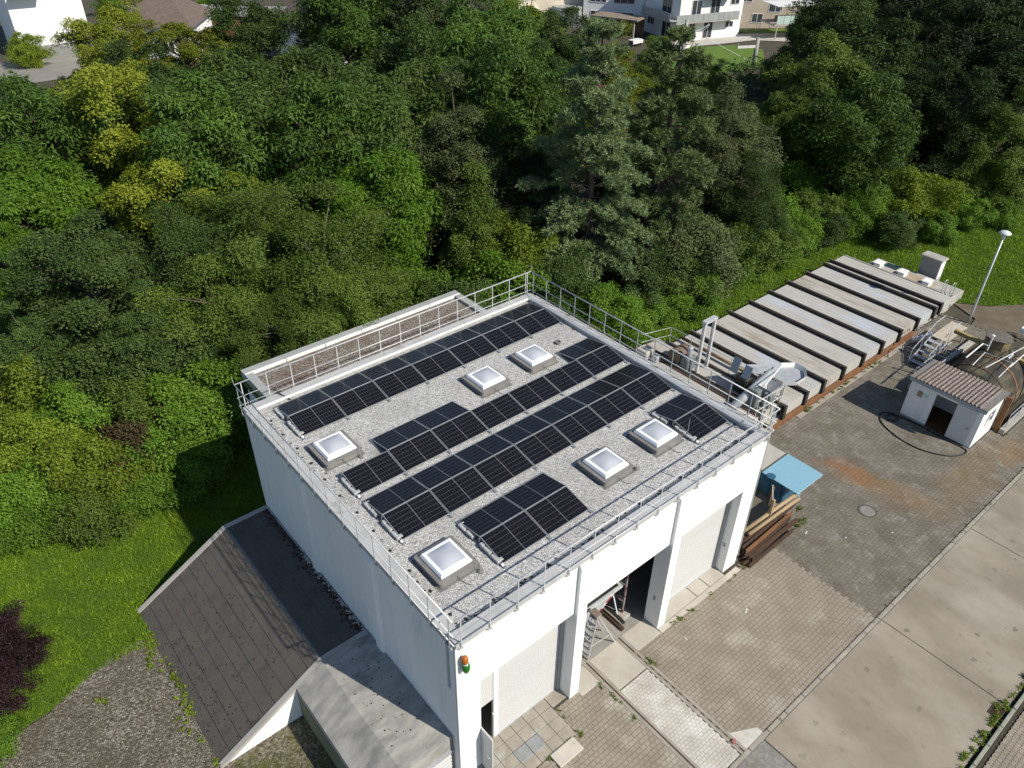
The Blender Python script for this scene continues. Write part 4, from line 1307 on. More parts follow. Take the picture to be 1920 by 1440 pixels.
for x in (31.3, 33.2, 34.9):
    part("foot", MB().tube([(x, 1.7, .25), (x, 1.7, 1.1)], .02, 6), galv_dull, sl_)

# ------------------------------------------------------------------ lamp post
lp = thing("street_lamp", "slim galvanised lamp post with mushroom head at the grass edge", "street lamp", (40.24, 2.68, 0))
part("pole", MB().tube([(40.24, 2.68, -.1), (40.24, 2.68, 1.0), (40.22, 2.67, 5.5)], [.075, .07, .045], 12), galv, lp, True)
part("lamp_shade", MB().lathe([(.04, 0), (.05, .12), (.30, .19), (.33, .24), (.25, .32), (.10, .37), (.01, .38)], (40.22, 2.67, 5.62), 20), mat("lamp_white", (.62, .64, .63), (.56, .58, .57), rough=.4), lp, True)
part("diffuser", MB().lathe([(.07, -.12), (.10, 0), (.11, .14)], (40.22, 2.67, 5.60), 14), mat("lamp_glass", (.55, .57, .55), rough=.2), lp, True)

# ------------------------------------------------------------------ things inside and in front of the open bay
sk_m = mat("skip_grey_paint", (.50, .52, .53), (.42, .44, .45), scale=2, rough=.5, c3=(.30, .30, .29), s3=5)
skp = thing("tipping_skip", "grey tipping skip with red and white corner stripes in open bay", "skip", (6.6, 2.2, 0))
part("body", MB().add([(5.1, 1.5, .45), (7.4, 1.5, .45), (7.4, 3.0, .45), (5.1, 3.0, .45), (4.95, 1.15, 1.85), (8.02, 1.15, 1.85), (8.02, 3.3, 1.85), (4.95, 3.3, 1.85)],
                      [(0, 1, 5, 4), (1, 2, 6, 5), (2, 3, 7, 6), (3, 0, 4, 7), (0, 3, 2, 1)]), sk_m, skp)
part("rim", MB().box(4.9, 8.08, 1.08, 1.18, 1.82, 1.92).box(4.9, 8.08, 3.27, 3.37, 1.82, 1.92).box(4.9, 5.0, 1.18, 3.27, 1.82, 1.92).box(7.98, 8.08, 1.18, 3.27, 1.82, 1.92), sk_m, skp)
redp = mat("signal_red", (.45, .04, .06), (.40, .04, .05), rough=.5)
for i in range(4):
    t0, t1 = i / 4 * .85, (i + 1) / 4 * .85
    def fp(u, t):
        x = 7.4 + .62 * t - u * .16 - .02
        return (x, 1.5 - .35 * t - .006, .45 + 1.4 * t)
    part("stripe", MB().add([fp(0, t0), fp(1, t0 + .08), fp(1, t1 + .08), fp(0, t1)], [(0, 1, 2, 3)]), redp if i % 2 == 0 else white_metal, skp)
part("lug", MB().tube([(6.1, 1.2, 1.35), (6.1, 1.05, 1.35)], .05, 8), galv_dull, skp)
part("side_bar", MB().beam((5.1, 1.2, 1.5), (6.4, 1.2, 1.5), .04, .12), white_metal, skp)
for x in (5.4, 7.1):
    part("skid", MB().box(x, x + .12, 1.5, 3.0, .02, .45), galv_dull, skp)
ld = thing("step_ladder", "aluminium A-frame step ladder standing at the open bay", "ladder", (6.5, .75, 0))
top = Vector((6.36, .78, 2.05))
for dy in (-.17, .17):
    part("rail", MB().beam((5.98, .80 + dy * 1.5, .0), (top.x, top.y + dy * .8, top.z), .03, .07), alu, ld)
    part("back_leg", MB().beam((7.28, .78 + dy * 1.9, .0), (top.x + .05, top.y + dy * .8, top.z - .05), .025, .05), alu, ld)
for i in range(7):
    t = (i + .7) / 7.4
    x = 5.98 + (top.x - 5.98) * t
    hw = .17 * 1.5 * (1 - t) + .17 * .8 * t
    part("tread", MB().box(x - .06, x + .05, .79 - hw, .79 + hw, 2.05 * t - .02, 2.05 * t + .012), galv_dull, ld)
part("top_step", MB().cbox(6.24, 6.52, .60, .96, 2.05, 2.09, .01), mat("brown_tread", (.20, .16, .13), rough=.8), ld)
part("brace", MB().beam((6.1, .62, .55), (7.05, .55, .55), .02, .04).beam((7.1, .45, .45), (7.1, 1.1, .45), .02, .03), alu, ld)
sf = thing("scaffold_tower", "shade-darkened red and white scaffold tower deep inside the open bay", "scaffold", (8.5, 1.8, 0))
scm = mat("shaded_red_white_steel", (.11, .038, .040), (.22, .20, .20), scale=2.2, lo=.46, hi=.52, rough=.7)  # shadow inside the bay painted in: red and white both darkened
for (x, y) in ((8.35, 1.15), (8.35, 2.7), (7.75, 2.9), (8.75, 2.1)):
    part("upright", MB().beam((x, y, .1), (x, y, 4.2), .07, .07, (1, 0, 0)), scm, sf)
for z in (.6, 1.5, 2.4, 3.3):
    part("ledger", MB().beam((8.35, 1.15, z), (8.35, 2.7, z + .6), .04, .05).beam((8.35, 1.15, z + .4), (7.75, 2.9, z), .04, .05).beam((8.35, 1.15, z), (8.75, 2.1, z + .5), .035, .045), scm, sf)
part("base_block", MB().cbox(8.15, 8.6, .9, 1.35, .0, .14, .02), concrete, sf)
part("pale_pole", MB().tube([(8.65, 1.3, .0), (8.6, 1.35, 4.0)], .025, 6), wood, sf)
cg = thing("cable_chain", "black segmented cable chain on a low steel beam at bay floor", "cable chain", (7.95, 1.2, 0))
part("beam", MB().box(7.78, 7.93, .62, 1.75, .003, .12), dark_rust, cg)
for i in range(15):
    a = i / 14
    part("link", MB().cbox(7.92, 8.04, .70 + a * .92, .75 + a * .92, .2 + .04 * math.sin(a * 3.1), .29 + .04 * math.sin(a * 3.1), .01), black_rubber, cg)
part("angle_rail", MB().beam((8.0, 1.0, .12), (8.15, 1.5, .9), .04, .05).beam((8.15, 1.5, .9), (7.85, 2.1, 1.5), .04, .04), alu, cg)

# ------------------------------------------------------------------ houses beyond the trees
glass = mat("window_glass", (.035, .042, .05), (.05, .058, .068), scale=.7, rough=.08, spec=.6)
house_white = mat("house_white_render", (.80, .80, .78), (.75, .75, .74), scale=.5, rough=.8)
cream = mat("house_cream_render", (.66, .58, .46), (.60, .53, .42), scale=.5, rough=.8)
tile_roof = mat("brown_roof_tiles", (.155, .115, .095), (.105, .08, .07), scale=2.2, rough=.85, bump=.2, bscale=12, stretch=(1, 1, 3))
balc = mat("balcony_grey_panel", (.34, .36, .36), (.28, .30, .30), scale=1, rough=.4)
fr_white = mat("window_frame_white", (.75, .75, .74), rough=.5)
shut = mat("dark_shutter", (.10, .09, .085), (.075, .07, .065), scale=2, rough=.7)


class Face:
    """upright wall plane: u runs along it, w is the outward distance"""

    def __init__(self, p0, p1):
        self.p = Vector((p0[0], p0[1], 0))
        d = Vector((p1[0] - p0[0], p1[1] - p0[1], 0))
        self.len = d.length
        self.d = d.normalized()
        self.n = Vector((self.d.y, -self.d.x, 0))

    def at(self, u, z, w=0.0):
        q = self.p + self.d * u + self.n * w
        return (q.x, q.y, z)

    def slab(self, mb, u0, u1, z0, z1, w0, w1):
        vs = [self.at(u0, z0, w0), self.at(u1, z0, w0), self.at(u1, z1, w0), self.at(u0, z1, w0), self.at(u0, z0, w1), self.at(u1, z0, w1), self.at(u1, z1, w1), self.at(u0, z1, w1)]
        return mb.add(vs, [(0, 3, 2, 1), (4, 5, 6, 7), (0, 1, 5, 4), (1, 2, 6, 5), (2, 3, 7, 6), (3, 0, 4, 7)])


def window(face, root, u, z, w, h, bars=1, shutter=False):
    o = part("window", face.slab(MB(), u, u + w, z, z + h, .004, .02), shut if shutter else glass, root)
    fr = MB()
    t = .07
    face.slab(fr, u - t, u, z - t, z + h + t, .003, .06)
    face.slab(fr, u + w, u + w + t, z - t, z + h + t, .003, .06)
    face.slab(fr, u, u + w, z - t, z, .003, .06)
    face.slab(fr, u, u + w, z + h, z + h + t, .003, .06)
    for b in range(bars):
        uc = u + w * (b + 1) / (bars + 1)
        face.slab(fr, uc - .03, uc + .03, z, z + h, .021, .05)
    part("frame", fr, fr_white, o)
    return o


def house(name, label, p0, p1, depth, h, wall, roof='flat', rmat=None, over=.4, rh=2.5):
    """block with its front wall from p0 to p1 (seen side to the right of that direction)"""
    f = Face(p0, p1)
    root = thing(name, label, "house", (p0[0], p0[1], 0))
    part("wall", f.slab(MB(), 0, f.len, -.3, h, -depth, 0), wall, root)
    if roof == 'gable':
        mb = MB()
        L_, D_ = f.len, depth
        a = [f.at(-over, h - .15, over), f.at(L_ + over, h - .15, over), f.at(L_ + over, h - .15, -D_ - over), f.at(-over, h - .15, -D_ - over), f.at(-over, h + rh, -D_ / 2), f.at(L_ + over, h + rh, -D_ / 2)]
        mb.add(a, [(0, 1, 5, 4), (2, 3, 4, 5), (0, 4, 3), (1, 2, 5), (0, 3, 2, 1)])
        part("roof", mb, rmat, root)
    elif roof == 'hip':
        mb = MB()
        L_, D_ = f.len, depth
        i_ = min(L_, D_) * .45
        a = [f.at(-over, h - .1, over), f.at(L_ + over, h - .1, over), f.at(L_ + over, h - .1, -D_ - over), f.at(-over, h - .1, -D_ - over), f.at(i_, h + rh, -D_ / 2), f.at(L_ - i_, h + rh, -D_ / 2)]
        mb.add(a, [(0, 1, 5, 4), (1, 2, 5), (2, 3, 4, 5), (3, 0, 4), (0, 3, 2, 1)])
        part("roof", mb, rmat, root)
    else:
        part("roof", f.slab(MB(), -over, f.len + over, h, h + .3, -depth - over, over), rmat or wall, root)
    return root, f


# apartment block with wrap-round balcony
ap, fF = house("apartment_house", "white apartment house with grey wrap-round balcony above a lawn", (86.1, 64.4), (96.6, 61.6), 9, 8.2, house_white, 'gable', tile_roof)
fL = Face((88.3, 72.9), (86.1, 64.4))
for (u, z, w, h) in ((1.9, .15, .9, 2.1), (4.4, .15, 1.5, 2.1), (2.0, 3.05, 1.5, 2.1), (5.2, 3.05, 1.5, 2.1)):
    window(fF, ap, u, z, w, h)
for (u, z, w, h) in ((8.2, 1.35, 1.3, .7), (8.6, 4.3, 1.4, .9), (2.0, 6.1, 1.4, 1.2), (5.4, 6.1, 1.4, 1.2)):
    window(fF, ap, u, z, w, h)
for (u, z, w, h) in ((5.0, .15, 1.9, 2.1), (4.6, 3.05, 2.2, 2.1), (1.2, 1.2, 1.6, 1.0)):
    window(fL, ap, u, z, w, h)
b_ = part("balcony", fF.slab(MB(), -1.4, 9.3, 2.5, 2.72, .003, 1.4), concrete, ap)
for i in range(12):
    part("panel", fF.slab(MB(), -1.38 + i * .89, -1.38 + i * .89 + .85, 2.7, 3.65, 1.36, 1.42), balc, b_)
b2 = part("balcony", fL.slab(MB(), 1.5, 8.75, 2.5, 2.72, .003, 1.4), concrete, ap)
for i in range(8):
    part("panel", fL.slab(MB(), 1.5 + i * .89, 1.5 + i * .89 + .85, 2.7, 3.65, 1.36, 1.42), balc, b2)
b3 = part("balcony", fF.slab(MB(), 4.2, 8.2, 5.4, 5.6, .003, 1.2), concrete, ap)
for i in range(4):
    part("panel", fF.slab(MB(), 4.2 + i * 1.0, 4.2 + i * 1.0 + .96, 5.6, 6.5, 1.15, 1.2), balc, b3)
ap2, fW = house("apartment_wing", "white side wing with long dark windows left of the balcony block", (83.2, 80.5), (88.2, 72.9), 8, 5.6, house_white, 'flat', mat("flat_roof_grey", (.3, .3, .3)), .25)
for (u, z, w, h) in ((1.2, .6, 2.2, 1.5), (5.0, .6, 2.6, 1.5), (1.0, 3.4, 2.4, 1.4), (4.6, 3.4, 3.0, 1.4)):
    window(fW, ap2, u, z, w, h, 2)
part("garage_wall", fW.slab(MB(), -4.5, -.2, -.2, 2.6, -3, 2.2), balc, ap2)
hE, fE = house("cream_house", "cream rendered house above the pine tops with small windows", (75.0, 87.0), (84.6, 82.0), 9, 6.2, cream, 'gable', tile_roof, .5, 3.0)
for (u, z, w, h) in ((1.2, .5, 1.2, 1.3), (5.6, .6, 1.6, 1.3), (1.4, 3.4, 2.0, 1.3), (6.2, 3.4, 1.2, 1.2)):
    window(fE, hE, u, z, w, h)
part("awning", fE.slab(MB(), .6, 3.6, 2.3, 2.4, .01, 1.8), fr_white, hE)
hG, fG = house("terrace_house", "dim beige house with glazed raised terrace beyond the path", (99.5, 66.5), (112, 57.5), 10, 7.5, mat("house_beige", (.42, .37, .30), (.36, .32, .26), scale=.5, rough=.85), 'gable', tile_roof, .6, 3)
for (u, z, w, h) in ((1.0, .7, 1.6, 1.2), (4.2, .7, 1.6, 1.2), (2.0, 3.6, 1.8, 1.3), (6.6, 2.2, 2.0, 2.0)):
    window(fG, hG, u, z, w, h, 1)
dk = thing("raised_terrace", "raised terrace with pale glass railing and white sun roof", "terrace", (101.5, 57, 0))
fD = Face((98.2, 56.6), (104.2, 53.8))
part("deck", fD.slab(MB(), -.3, fD.len, 1.85, 2.05, -4, 0), concrete, dk)
for i in range(6):
    part("glass_panel", fD.slab(MB(), i * 1.08, i * 1.08 + 1.02, 2.05, 3.15, -.06, 0), mat("pale_green_glass", (.40, .52, .47), (.45, .56, .51), scale=1, rough=.2), dk)
for u in (.2, 3.2, 6.2):
    part("post", fD.slab(MB(), u, u + .12, 0, 4.4, -.2, -.08), galv_dull, dk)
part("sun_roof", fD.slab(MB(), -.5, 6.8, 4.4, 4.5, -4.2, .3), fr_white, dk)
part("furniture", fD.slab(MB(), 1.0, 4.6, 2.05, 2.8, -2.4, -1.6), mat("terrace_wood", (.20, .12, .07)), dk)
for (u, w_) in ((1.2, 1.5), (3.2, 1.5)):
    g_2 = Face((99.3, 63.6), (103.5, 60.6))
    mb = MB()
    mb.tube([g_2.at(u, 0), g_2.at(u, 1.3), g_2.at(u + w_, 1.3), g_2.at(u + w_, 0)], .05, 6)
    solo("football_goal", mb, fr_white, "small white football goal on grass, " + ("nearer the apartment house" if u < 2 else "nearer the raised terrace"), "goal", g_2.at(u, 0), "small football goals")
pg = thing("garden_pergola", "weathered garden pergola with flat brown roof beside the cream house", "pergola", (81.6, 72, 0))
fP = Face((79.6, 75.0), (82.0, 68.6))
part("roof", fP.slab(MB(), -.2, fP.len + .2, 2.4, 2.6, -3.4, .2), mat("pergola_roof", (.24, .19, .15), (.18, .15, .12), scale=1, rough=.9), pg)
for u in (.1, 3.2, 6.4):
    part("post", fP.slab(MB(), u, u + .2, 0, 2.4, -.2, 0), mat("pergola_post", (.55, .50, .42)), pg)
part("back_wall", fP.slab(MB(), 0, fP.len, 0, 2.3, -3.3, -3.2), mat("pergola_wall", (.18, .12, .08)), pg)
for (x, y, a, w_) in ((79.5, 66.2, .4, "by the pergola"), (82.2, 60.2, .3, "on the lawn edge")):
    tb = thing("garden_table", f"dark garden table with pale cloth {w_}", "table", (x, y, 0), "garden tables")
    part("top", MB().box(x - 1.0, x + 1.0, y - .5, y + .5, .72, .78), fr_white if w_[0] == 'b' else shut, tb)
    part("side_cloth", MB().box(x - 1.0, x + 1.0, y - .52, y - .5, .35, .74), fr_white, tb)
    for sx in (-.85, .85):
        part("leg", MB().box(x + sx - .05, x + sx + .05, y - .4, y + .4, 0, .72), shut, tb)
# left side houses
hA, fA = house("white_block_house", "large plain white house wall at the top corner behind hedge", (11.9, 107.0), (20.2, 106.6), 12, 11, house_white, 'flat', None, .2)
part("plinth", fA.slab(MB(), -.02, fA.len + .02, -.1, 1.25, .004, .05), mat("plinth_grey", (.23, .24, .24), (.19, .20, .20), scale=2, rough=.8), hA)
for (u, z, w, h, s) in ((3.9, 7.2, .9, 2.2, True), (6.2, 7.4, 1.6, 2.0, False), (4.8, 1.0, .7, .3, False)):
    window(fA, hA, u, z, w, h, 0, s)
part("awning_box", fA.slab(MB(), .3, 3.6, 6.9, 7.0, .01, 1.4), fr_white, hA)
hB, fB = house("hip_roof_house", "house with brown hipped tile roof behind the yellow-green trees", (21.5, 98.5), (28.5, 93.5), 10, 4.0, house_white, 'hip', tile_roof, .6, 3.4)
part("chimney", fB.slab(MB(), 4.6, 5.8, 6.0, 8.4, -6.6, -5.6), mat("brown_chimney", (.13, .085, .065)), hB)
window(fB, hB, 1.5, 1.0, 1.6, 1.4)
window(fB, hB, 5.0, 1.0, 1.2, 1.4)
hC, fC = house("flat_garage", "long flat-roofed garage with brown doors behind the trees", (31.5, 110.5), (42.5, 99.8), 6, 2.6, mat("garage_brown", (.20, .095, .055), (.16, .08, .05), scale=1), 'flat', mat("garage_roof_grey", (.30, .29, .28), (.24, .23, .22), scale=1), .3)
for i in range(4):
    part("garage_door", fC.slab(MB(), 1.0 + i * 3.4, 3.8 + i * 3.4, 0, 2.2, .004, .04), mat("garage_door_brown", (.24, .11, .06), (.20, .09, .05), scale=1), hC)
hD, fD2 = house("gable_roof_house", "white house with steep dark brown tile roof behind big dark trees", (36.5, 86.0), (36.2, 77.0), 9, 4.6, house_white, 'gable', tile_roof, .5, 3.6)
window(fD2, hD, 2, 1.2, 1.4, 1.3)
window(fD2, hD, 6, 1.2, 1.4, 1.3)
fD3 = Face((36.2, 77.0), (45.2, 77.3))
window(fD3, hD, 2, 2.2, 1.6, 1.4)
window(fD3, hD, 5.5, 4.6, 1.2, 1.2)
struct("driveway", sheet([(-10, 94), (20, 94.5), (22, 106.5), (-10, 107.2)], -.03), mat("driveway_asphalt", (.24, .225, .20), (.19, .18, .16), scale=.5, rough=.9))
struct("garden_path", sheet([(80.5, 62.6), (90.5, 59.6), (96, 58.4), (100, 54), (108, 52), (104, 58.5), (98.4, 62.0), (97, 62.4), (86.6, 66)], -.02), mat("pale_paving", (.46, .44, .40), (.40, .38, .35), scale=.8, rough=.9))
lawn_g = mat("garden_lawn", (.075, .14, .018), (.10, .17, .022), scale=.5, rough=.9, bump=.3)
struct("garden_lawn", sheet([(72, 58), (82, 63), (88.5, 59.2), (91, 58.2), (92, 54), (84, 48), (76, 50)], -.025), lawn_g)
struct("garden_lawn", sheet([(98.5, 66), (110, 58), (114, 52), (101, 54), (99.8, 60)], -.025), lawn_g)
# railway poles
for (x, y, h, arm, lb) in ((73.16, 52.84, 8.6, False, "tall grey concrete railway pole rising in front of the apartment house"), (82.76, 48.97, 6.0, True, "shorter grey railway pole with a white crossarm near the path")):
    po = thing("railway_pole", lb, "pole", (x, y, 0), "railway poles")
    z0 = h - (5.86 if not arm else 3.32)
    hh = 5.86 if not arm else 3.32
    part("shaft", MB().tube([(x, y, -.2), (x, y, hh)], [.32, .22], 12), mat("pole_concrete", (.36, .34, .31), (.28, .27, .25), scale=2, rough=.8), po, True)
    part("cap", MB().lathe([(.22, 0), (.24, .03), (.2, .08)], (x, y, hh), 12), concrete, po)
    if arm:
        part("crossarm", MB().beam((x - 2.4, y + 1.1, hh - .9), (x - .1, y, hh - .9), .14, .28), fr_white, po)
        part("stay", MB().tube([(x - 2.4, y + 1.2, hh - .2), (x - 2.2, y + 1.1, hh - 1.0)], .05, 6), galv_dull, po)
    else:
        part("arm", MB().tube([(x, y, hh - 1.6), (x + 2.0, y - .6, hh - 1.2), (x + 3.2, y - 1.0, hh - .6)], .035, 6), galv_dull, po)
        part("stay", MB().tube([(x, y, hh - 3.2), (x + 3.2, y - 1.0, hh - .7)], .03, 6), galv_dull, po)
solo("guy_wire", MB().tube([(76.5, 52.2, 3.6), (81.6, 48.6, .8)], .018, 5), galv_dull, "pale guy wire slanting down beside the shorter railway pole", "wire", (81.6, 48.6, .8))

# ------------------------------------------------------------------ vegetation
def nrm(a):
    return a / np.maximum(np.linalg.norm(a, axis=-1, keepdims=True), 1e-9)


def mesh_np(name, V, F3, rnd):
    me = bpy.data.meshes.new(name)
    me.vertices.add(len(V))
    me.vertices.foreach_set("co", V.astype(np.float32).ravel())
    me.loops.add(F3.size)
    me.loops.foreach_set("vertex_index", F3.astype(np.int32).ravel())
    me.polygons.add(len(F3))
    me.polygons.foreach_set("loop_start", np.arange(0, F3.size, 3, dtype=np.int32))
    me.polygons.foreach_set("loop_total", np.full(len(F3), 3, dtype=np.int32))
    at = me.attributes.new("rnd", 'FLOAT', 'POINT')
    at.data.foreach_set("value", rnd.astype(np.float32))
    me.update(calc_edges=True)
    return me


def leaves(P, D, N, L, W, rnd, strip=False):
    """leaf blades: base P, direction D, face normal N, length L, width W"""
    S = nrm(np.cross(D, N))
    N = nrm(np.cross(S, D))
    L_, W_ = L[:, None], W[:, None]
    n = len(P)
    if not strip:
        v0 = P
        v1 = P + D * L_ * .42 + S * W_ * .5 + N * W_ * .12
        v2 = P + D * L_ - N * L_ * .12
        v3 = P + D * L_ * .42 - S * W_ * .5 + N * W_ * .12
        V = np.stack([v0, v1, v2, v3], 1).reshape(-1, 3)
        b = np.arange(n)[:, None] * 4
        F = np.concatenate([b + np.array([[0, 1, 2]]), b + np.array([[0, 2, 3]])], 0)
        R = np.repeat(rnd, 4)
    else:
        v0 = P
        a1 = P + D * L_ * .33 - N * L_ * .03
        a2 = P + D * L_ * .68 - N * L_ * .15
        tip = P + D * L_ * .95 - N * L_ * .34
        V = np.stack([v0, a1 + S * W_ * .5, a1 - S * W_ * .5, a2 + S * W_ * .45, a2 - S * W_ * .45, tip], 1).reshape(-1, 3)
        b = np.arange(n)[:, None] * 6
        F = np.concatenate([b + np.array([q]) for q in ([0, 1, 2], [1, 3, 2], [2, 3, 4], [3, 5, 4])], 0)
        R = np.repeat(rnd, 6)
    return V, F, R


def fib(n, rng, zmin=-.45):
    i = np.arange(n) + .5
    z = zmin + (1 - zmin) * i / n
    ph = i * 2.39996 + rng.uniform(0, 6.28)
    r = np.sqrt(np.clip(1 - z * z, 0, 1))
    d = np.stack([r * np.cos(ph), r * np.sin(ph), z], 1)
    return nrm(d + rng.normal(0, .16, d.shape))


def crown(seed, R, zc, rz, nl, ns, nleaf, L, W, strip=False, droop=.35, sr=(.45, .85), lobe=.36, zmin=-.45, upw=.5, tall=0.0, rough=.3):
    """boughs run from the stem to an uneven envelope; leafy sprays gather along their outer halves"""
    rng = np.random.default_rng(seed)
    d = fib(nl, rng, zmin)
    ph = rng.uniform(0, 6.28, 6)
    az = np.arctan2(d[:, 1], d[:, 0])
    bulge = 1 + rough * (.5 * np.sin(2 * az + ph[0] + 2 * d[:, 2]) + .35 * np.sin(3 * az + ph[1] - 3 * d[:, 2]) + .4 * np.sin(5 * d[:, 2] + ph[2]))
    k = bulge * rng.uniform(.70, 1.12, nl)
    env = np.array([R, R, rz])
    C = d * env * k[:, None]
    C[:, 2] += zc
    if tall:                                    # pointed outline
        f = np.clip(1 - tall * (C[:, 2] - (zc - rz)) / (2 * rz), .12, 1)
        C[:, :2] *= f[:, None]
    C[:, 2] = np.maximum(C[:, 2], .25)
    S0 = np.zeros((nl, 3))
    S0[:, 2] = np.clip(C[:, 2] - np.linalg.norm(C[:, :2], axis=1) * rng.uniform(.35, .8, nl), .2, None)
    t = rng.uniform(.42, 1.02, (nl, ns)) ** .8
    lr = R * lobe * rng.uniform(.5, 1.25, (nl, 1)) * (.35 + .65 * np.sin(np.clip(t, 0, 1) * 2.6))
    sd = nrm(rng.normal(0, 1, (nl, ns, 3)) + d[:, None] * .45 + np.array([0, 0, .30]))
    arch = np.zeros((nl, ns, 3))
    arch[..., 2] = .10 * R * np.sin(t * 3.0)
    SP = S0[:, None] + (C - S0)[:, None] * t[..., None] + arch + sd * lr[..., None] * rng.uniform(.55, 1.1, (nl, ns, 1))
    SN = nrm(sd * .50 + d[:, None] * .25 + np.array([0, 0, upw]) + rng.normal(0, .36, sd.shape))
    SP, SN = SP.reshape(-1, 3), SN.reshape(-1, 3)
    srad = rng.uniform(sr[0], sr[1], len(SP)) * 1.15
    srnd = rng.uniform(0, 1, len(SP))
    lobernd = np.repeat(rng.uniform(0, 1, nl), ns)
    a = nrm(np.cross(SN, rng.normal(0, 1, SN.shape)))
    b = np.cross(SN, a)
    m_ = len(SP)
    q = np.sqrt(rng.uniform(0, 1, (m_, nleaf)))
    th = rng.uniform(0, 6.283, (m_, nleaf))
    th = np.round(th / 6.283 * 7) / 7 * 6.283 + rng.normal(0, .36, th.shape)     # leaves sit along a few twigs
    rad_ = a[:, None] * np.cos(th)[..., None] + b[:, None] * np.sin(th)[..., None]
    P = SP[:, None] + rad_ * (q * srad[:, None])[..., None] - np.array([0, 0, 1.0]) * (droop * q ** 2 * srad[:, None])[..., None] + rng.normal(0, .05, (m_, nleaf, 3))
    P[..., 2] = np.maximum(P[..., 2], .03)
    D = nrm(rad_ * .8 + rng.normal(0, .38, P.shape) - np.array([0, 0, .30]))
    Nn = nrm(SN[:, None] + rng.normal(0, .42, P.shape))
    n = m_ * nleaf
    P, D, Nn = P.reshape(n, 3), D.reshape(n, 3), Nn.reshape(n, 3)
    Ls = L * rng.uniform(.65, 1.25, n)
    Ws = W * rng.uniform(.7, 1.2, n)
    rnd = np.clip(.30 * np.repeat(srnd, nleaf) + .38 * rng.uniform(0, 1, n) + .32 * np.repeat(lobernd, nleaf), 0, 1)
    return leaves(P, D, Nn, Ls, Ws, rnd, strip), C


def limbs(C, zt, r0, seed, base_z=0.0, forks=True):
    rng = random.Random(seed)
    mb = MB()
    top = Vector((rng.uniform(-.2, .2), rng.uniform(-.2, .2), zt))
    mb.tube([(0, 0, -.2), (rng.uniform(-.06, .06), rng.uniform(-.06, .06), zt * .5), top], [r0 * 1.25, r0 * .85, r0 * .5], 9)
    for c in C:
        c = Vector(c)
        st = Vector((0, 0, max(.2, min(zt, c.z - math.hypot(c.x, c.y) * rng.uniform(.35, .8)))))
        mid = st.lerp(c, .5) + Vector((rng.uniform(-.2, .2), rng.uniform(-.2, .2), rng.uniform(-.1, .25)))
        mb.tube([st, mid, c], [r0 * .38, r0 * .24, r0 * .10], 6, False)
    return mb


def pine(seed, H, spread, first):
    rng = np.random.default_rng(seed)
    Ps, Ds, br = [], [], []
    z = first
    while z < H - .3:
        t = (z - first) / (H - first)
        nb = rng.integers(5, 8)
        ln = spread * (1 - t) ** .62 * rng.uniform(.55, 1.1) + .35
        for a in rng.uniform(0, 6.283, nb):
            l = ln * rng.uniform(.6, 1.15)
            d = np.array([math.cos(a), math.sin(a), 0])
            rise = rng.uniform(.05, .32) * l
            pts = [np.array([0, 0, z]) + d * l * s + np.array([0, 0, rise * s - .42 * l * s * s * (1 - .6 * t)]) for s in (0, .35, .7, 1.0)]
            br.append(pts)
            nt = int(8 + l * 17)
            s = rng.uniform(.25, 1.0, nt) ** .75
            side = np.array([-d[1], d[0], 0])
            w = (.16 + .30 * l * (1.08 - s) * .9)
            off = rng.uniform(-1, 1, nt) * w
            base = np.array([0, 0, z]) + d * (l * s)[:, None] + np.array([0, 0, 1]) * (rise * s - .42 * l * s * s * (1 - .6 * t) + rng.uniform(-.12, .12, nt))[:, None] + side * off[:, None]
            Ps.append(base)
            Ds.append(nrm(d * .6 + side * np.sign(off)[:, None] * .5 + np.array([0, 0, .55]) + rng.normal(0, .25, (nt, 3))))
        z += rng.uniform(.42, .72)
    P, D = np.concatenate(Ps), np.concatenate(Ds)
    k = 20
    n = len(P) * k
    P2 = np.repeat(P, k, 0) + np.repeat(D, k, 0) * rng.uniform(-.16, .22, (n, 1)) + rng.normal(0, .03, (n, 3))
    D2 = nrm(np.repeat(D, k, 0) * .75 + rng.normal(0, .72, (n, 3)))
    N2 = nrm(rng.normal(0, 1, (n, 3)) + np.array([0, 0, .8]))
    rnd = np.clip(np.repeat(rng.uniform(0, 1, len(P)), k) * .6 + rng.uniform(0, .4, n), 0, 1)
    V, F, R = leaves(P2, D2, N2, rng.uniform(.17, .32, n), rng.uniform(.038, .062, n), rnd)
    mb = MB().tube([(0, 0, -.2), (.06, .02, H * .5), (0, 0, H - .2)], [.24, .16, .03], 10)
    for pts in br:
        mb.tube([tuple(p) for p in pts], [.045, .035, .02, .008], 5, False)
    return (V, F, R), mb


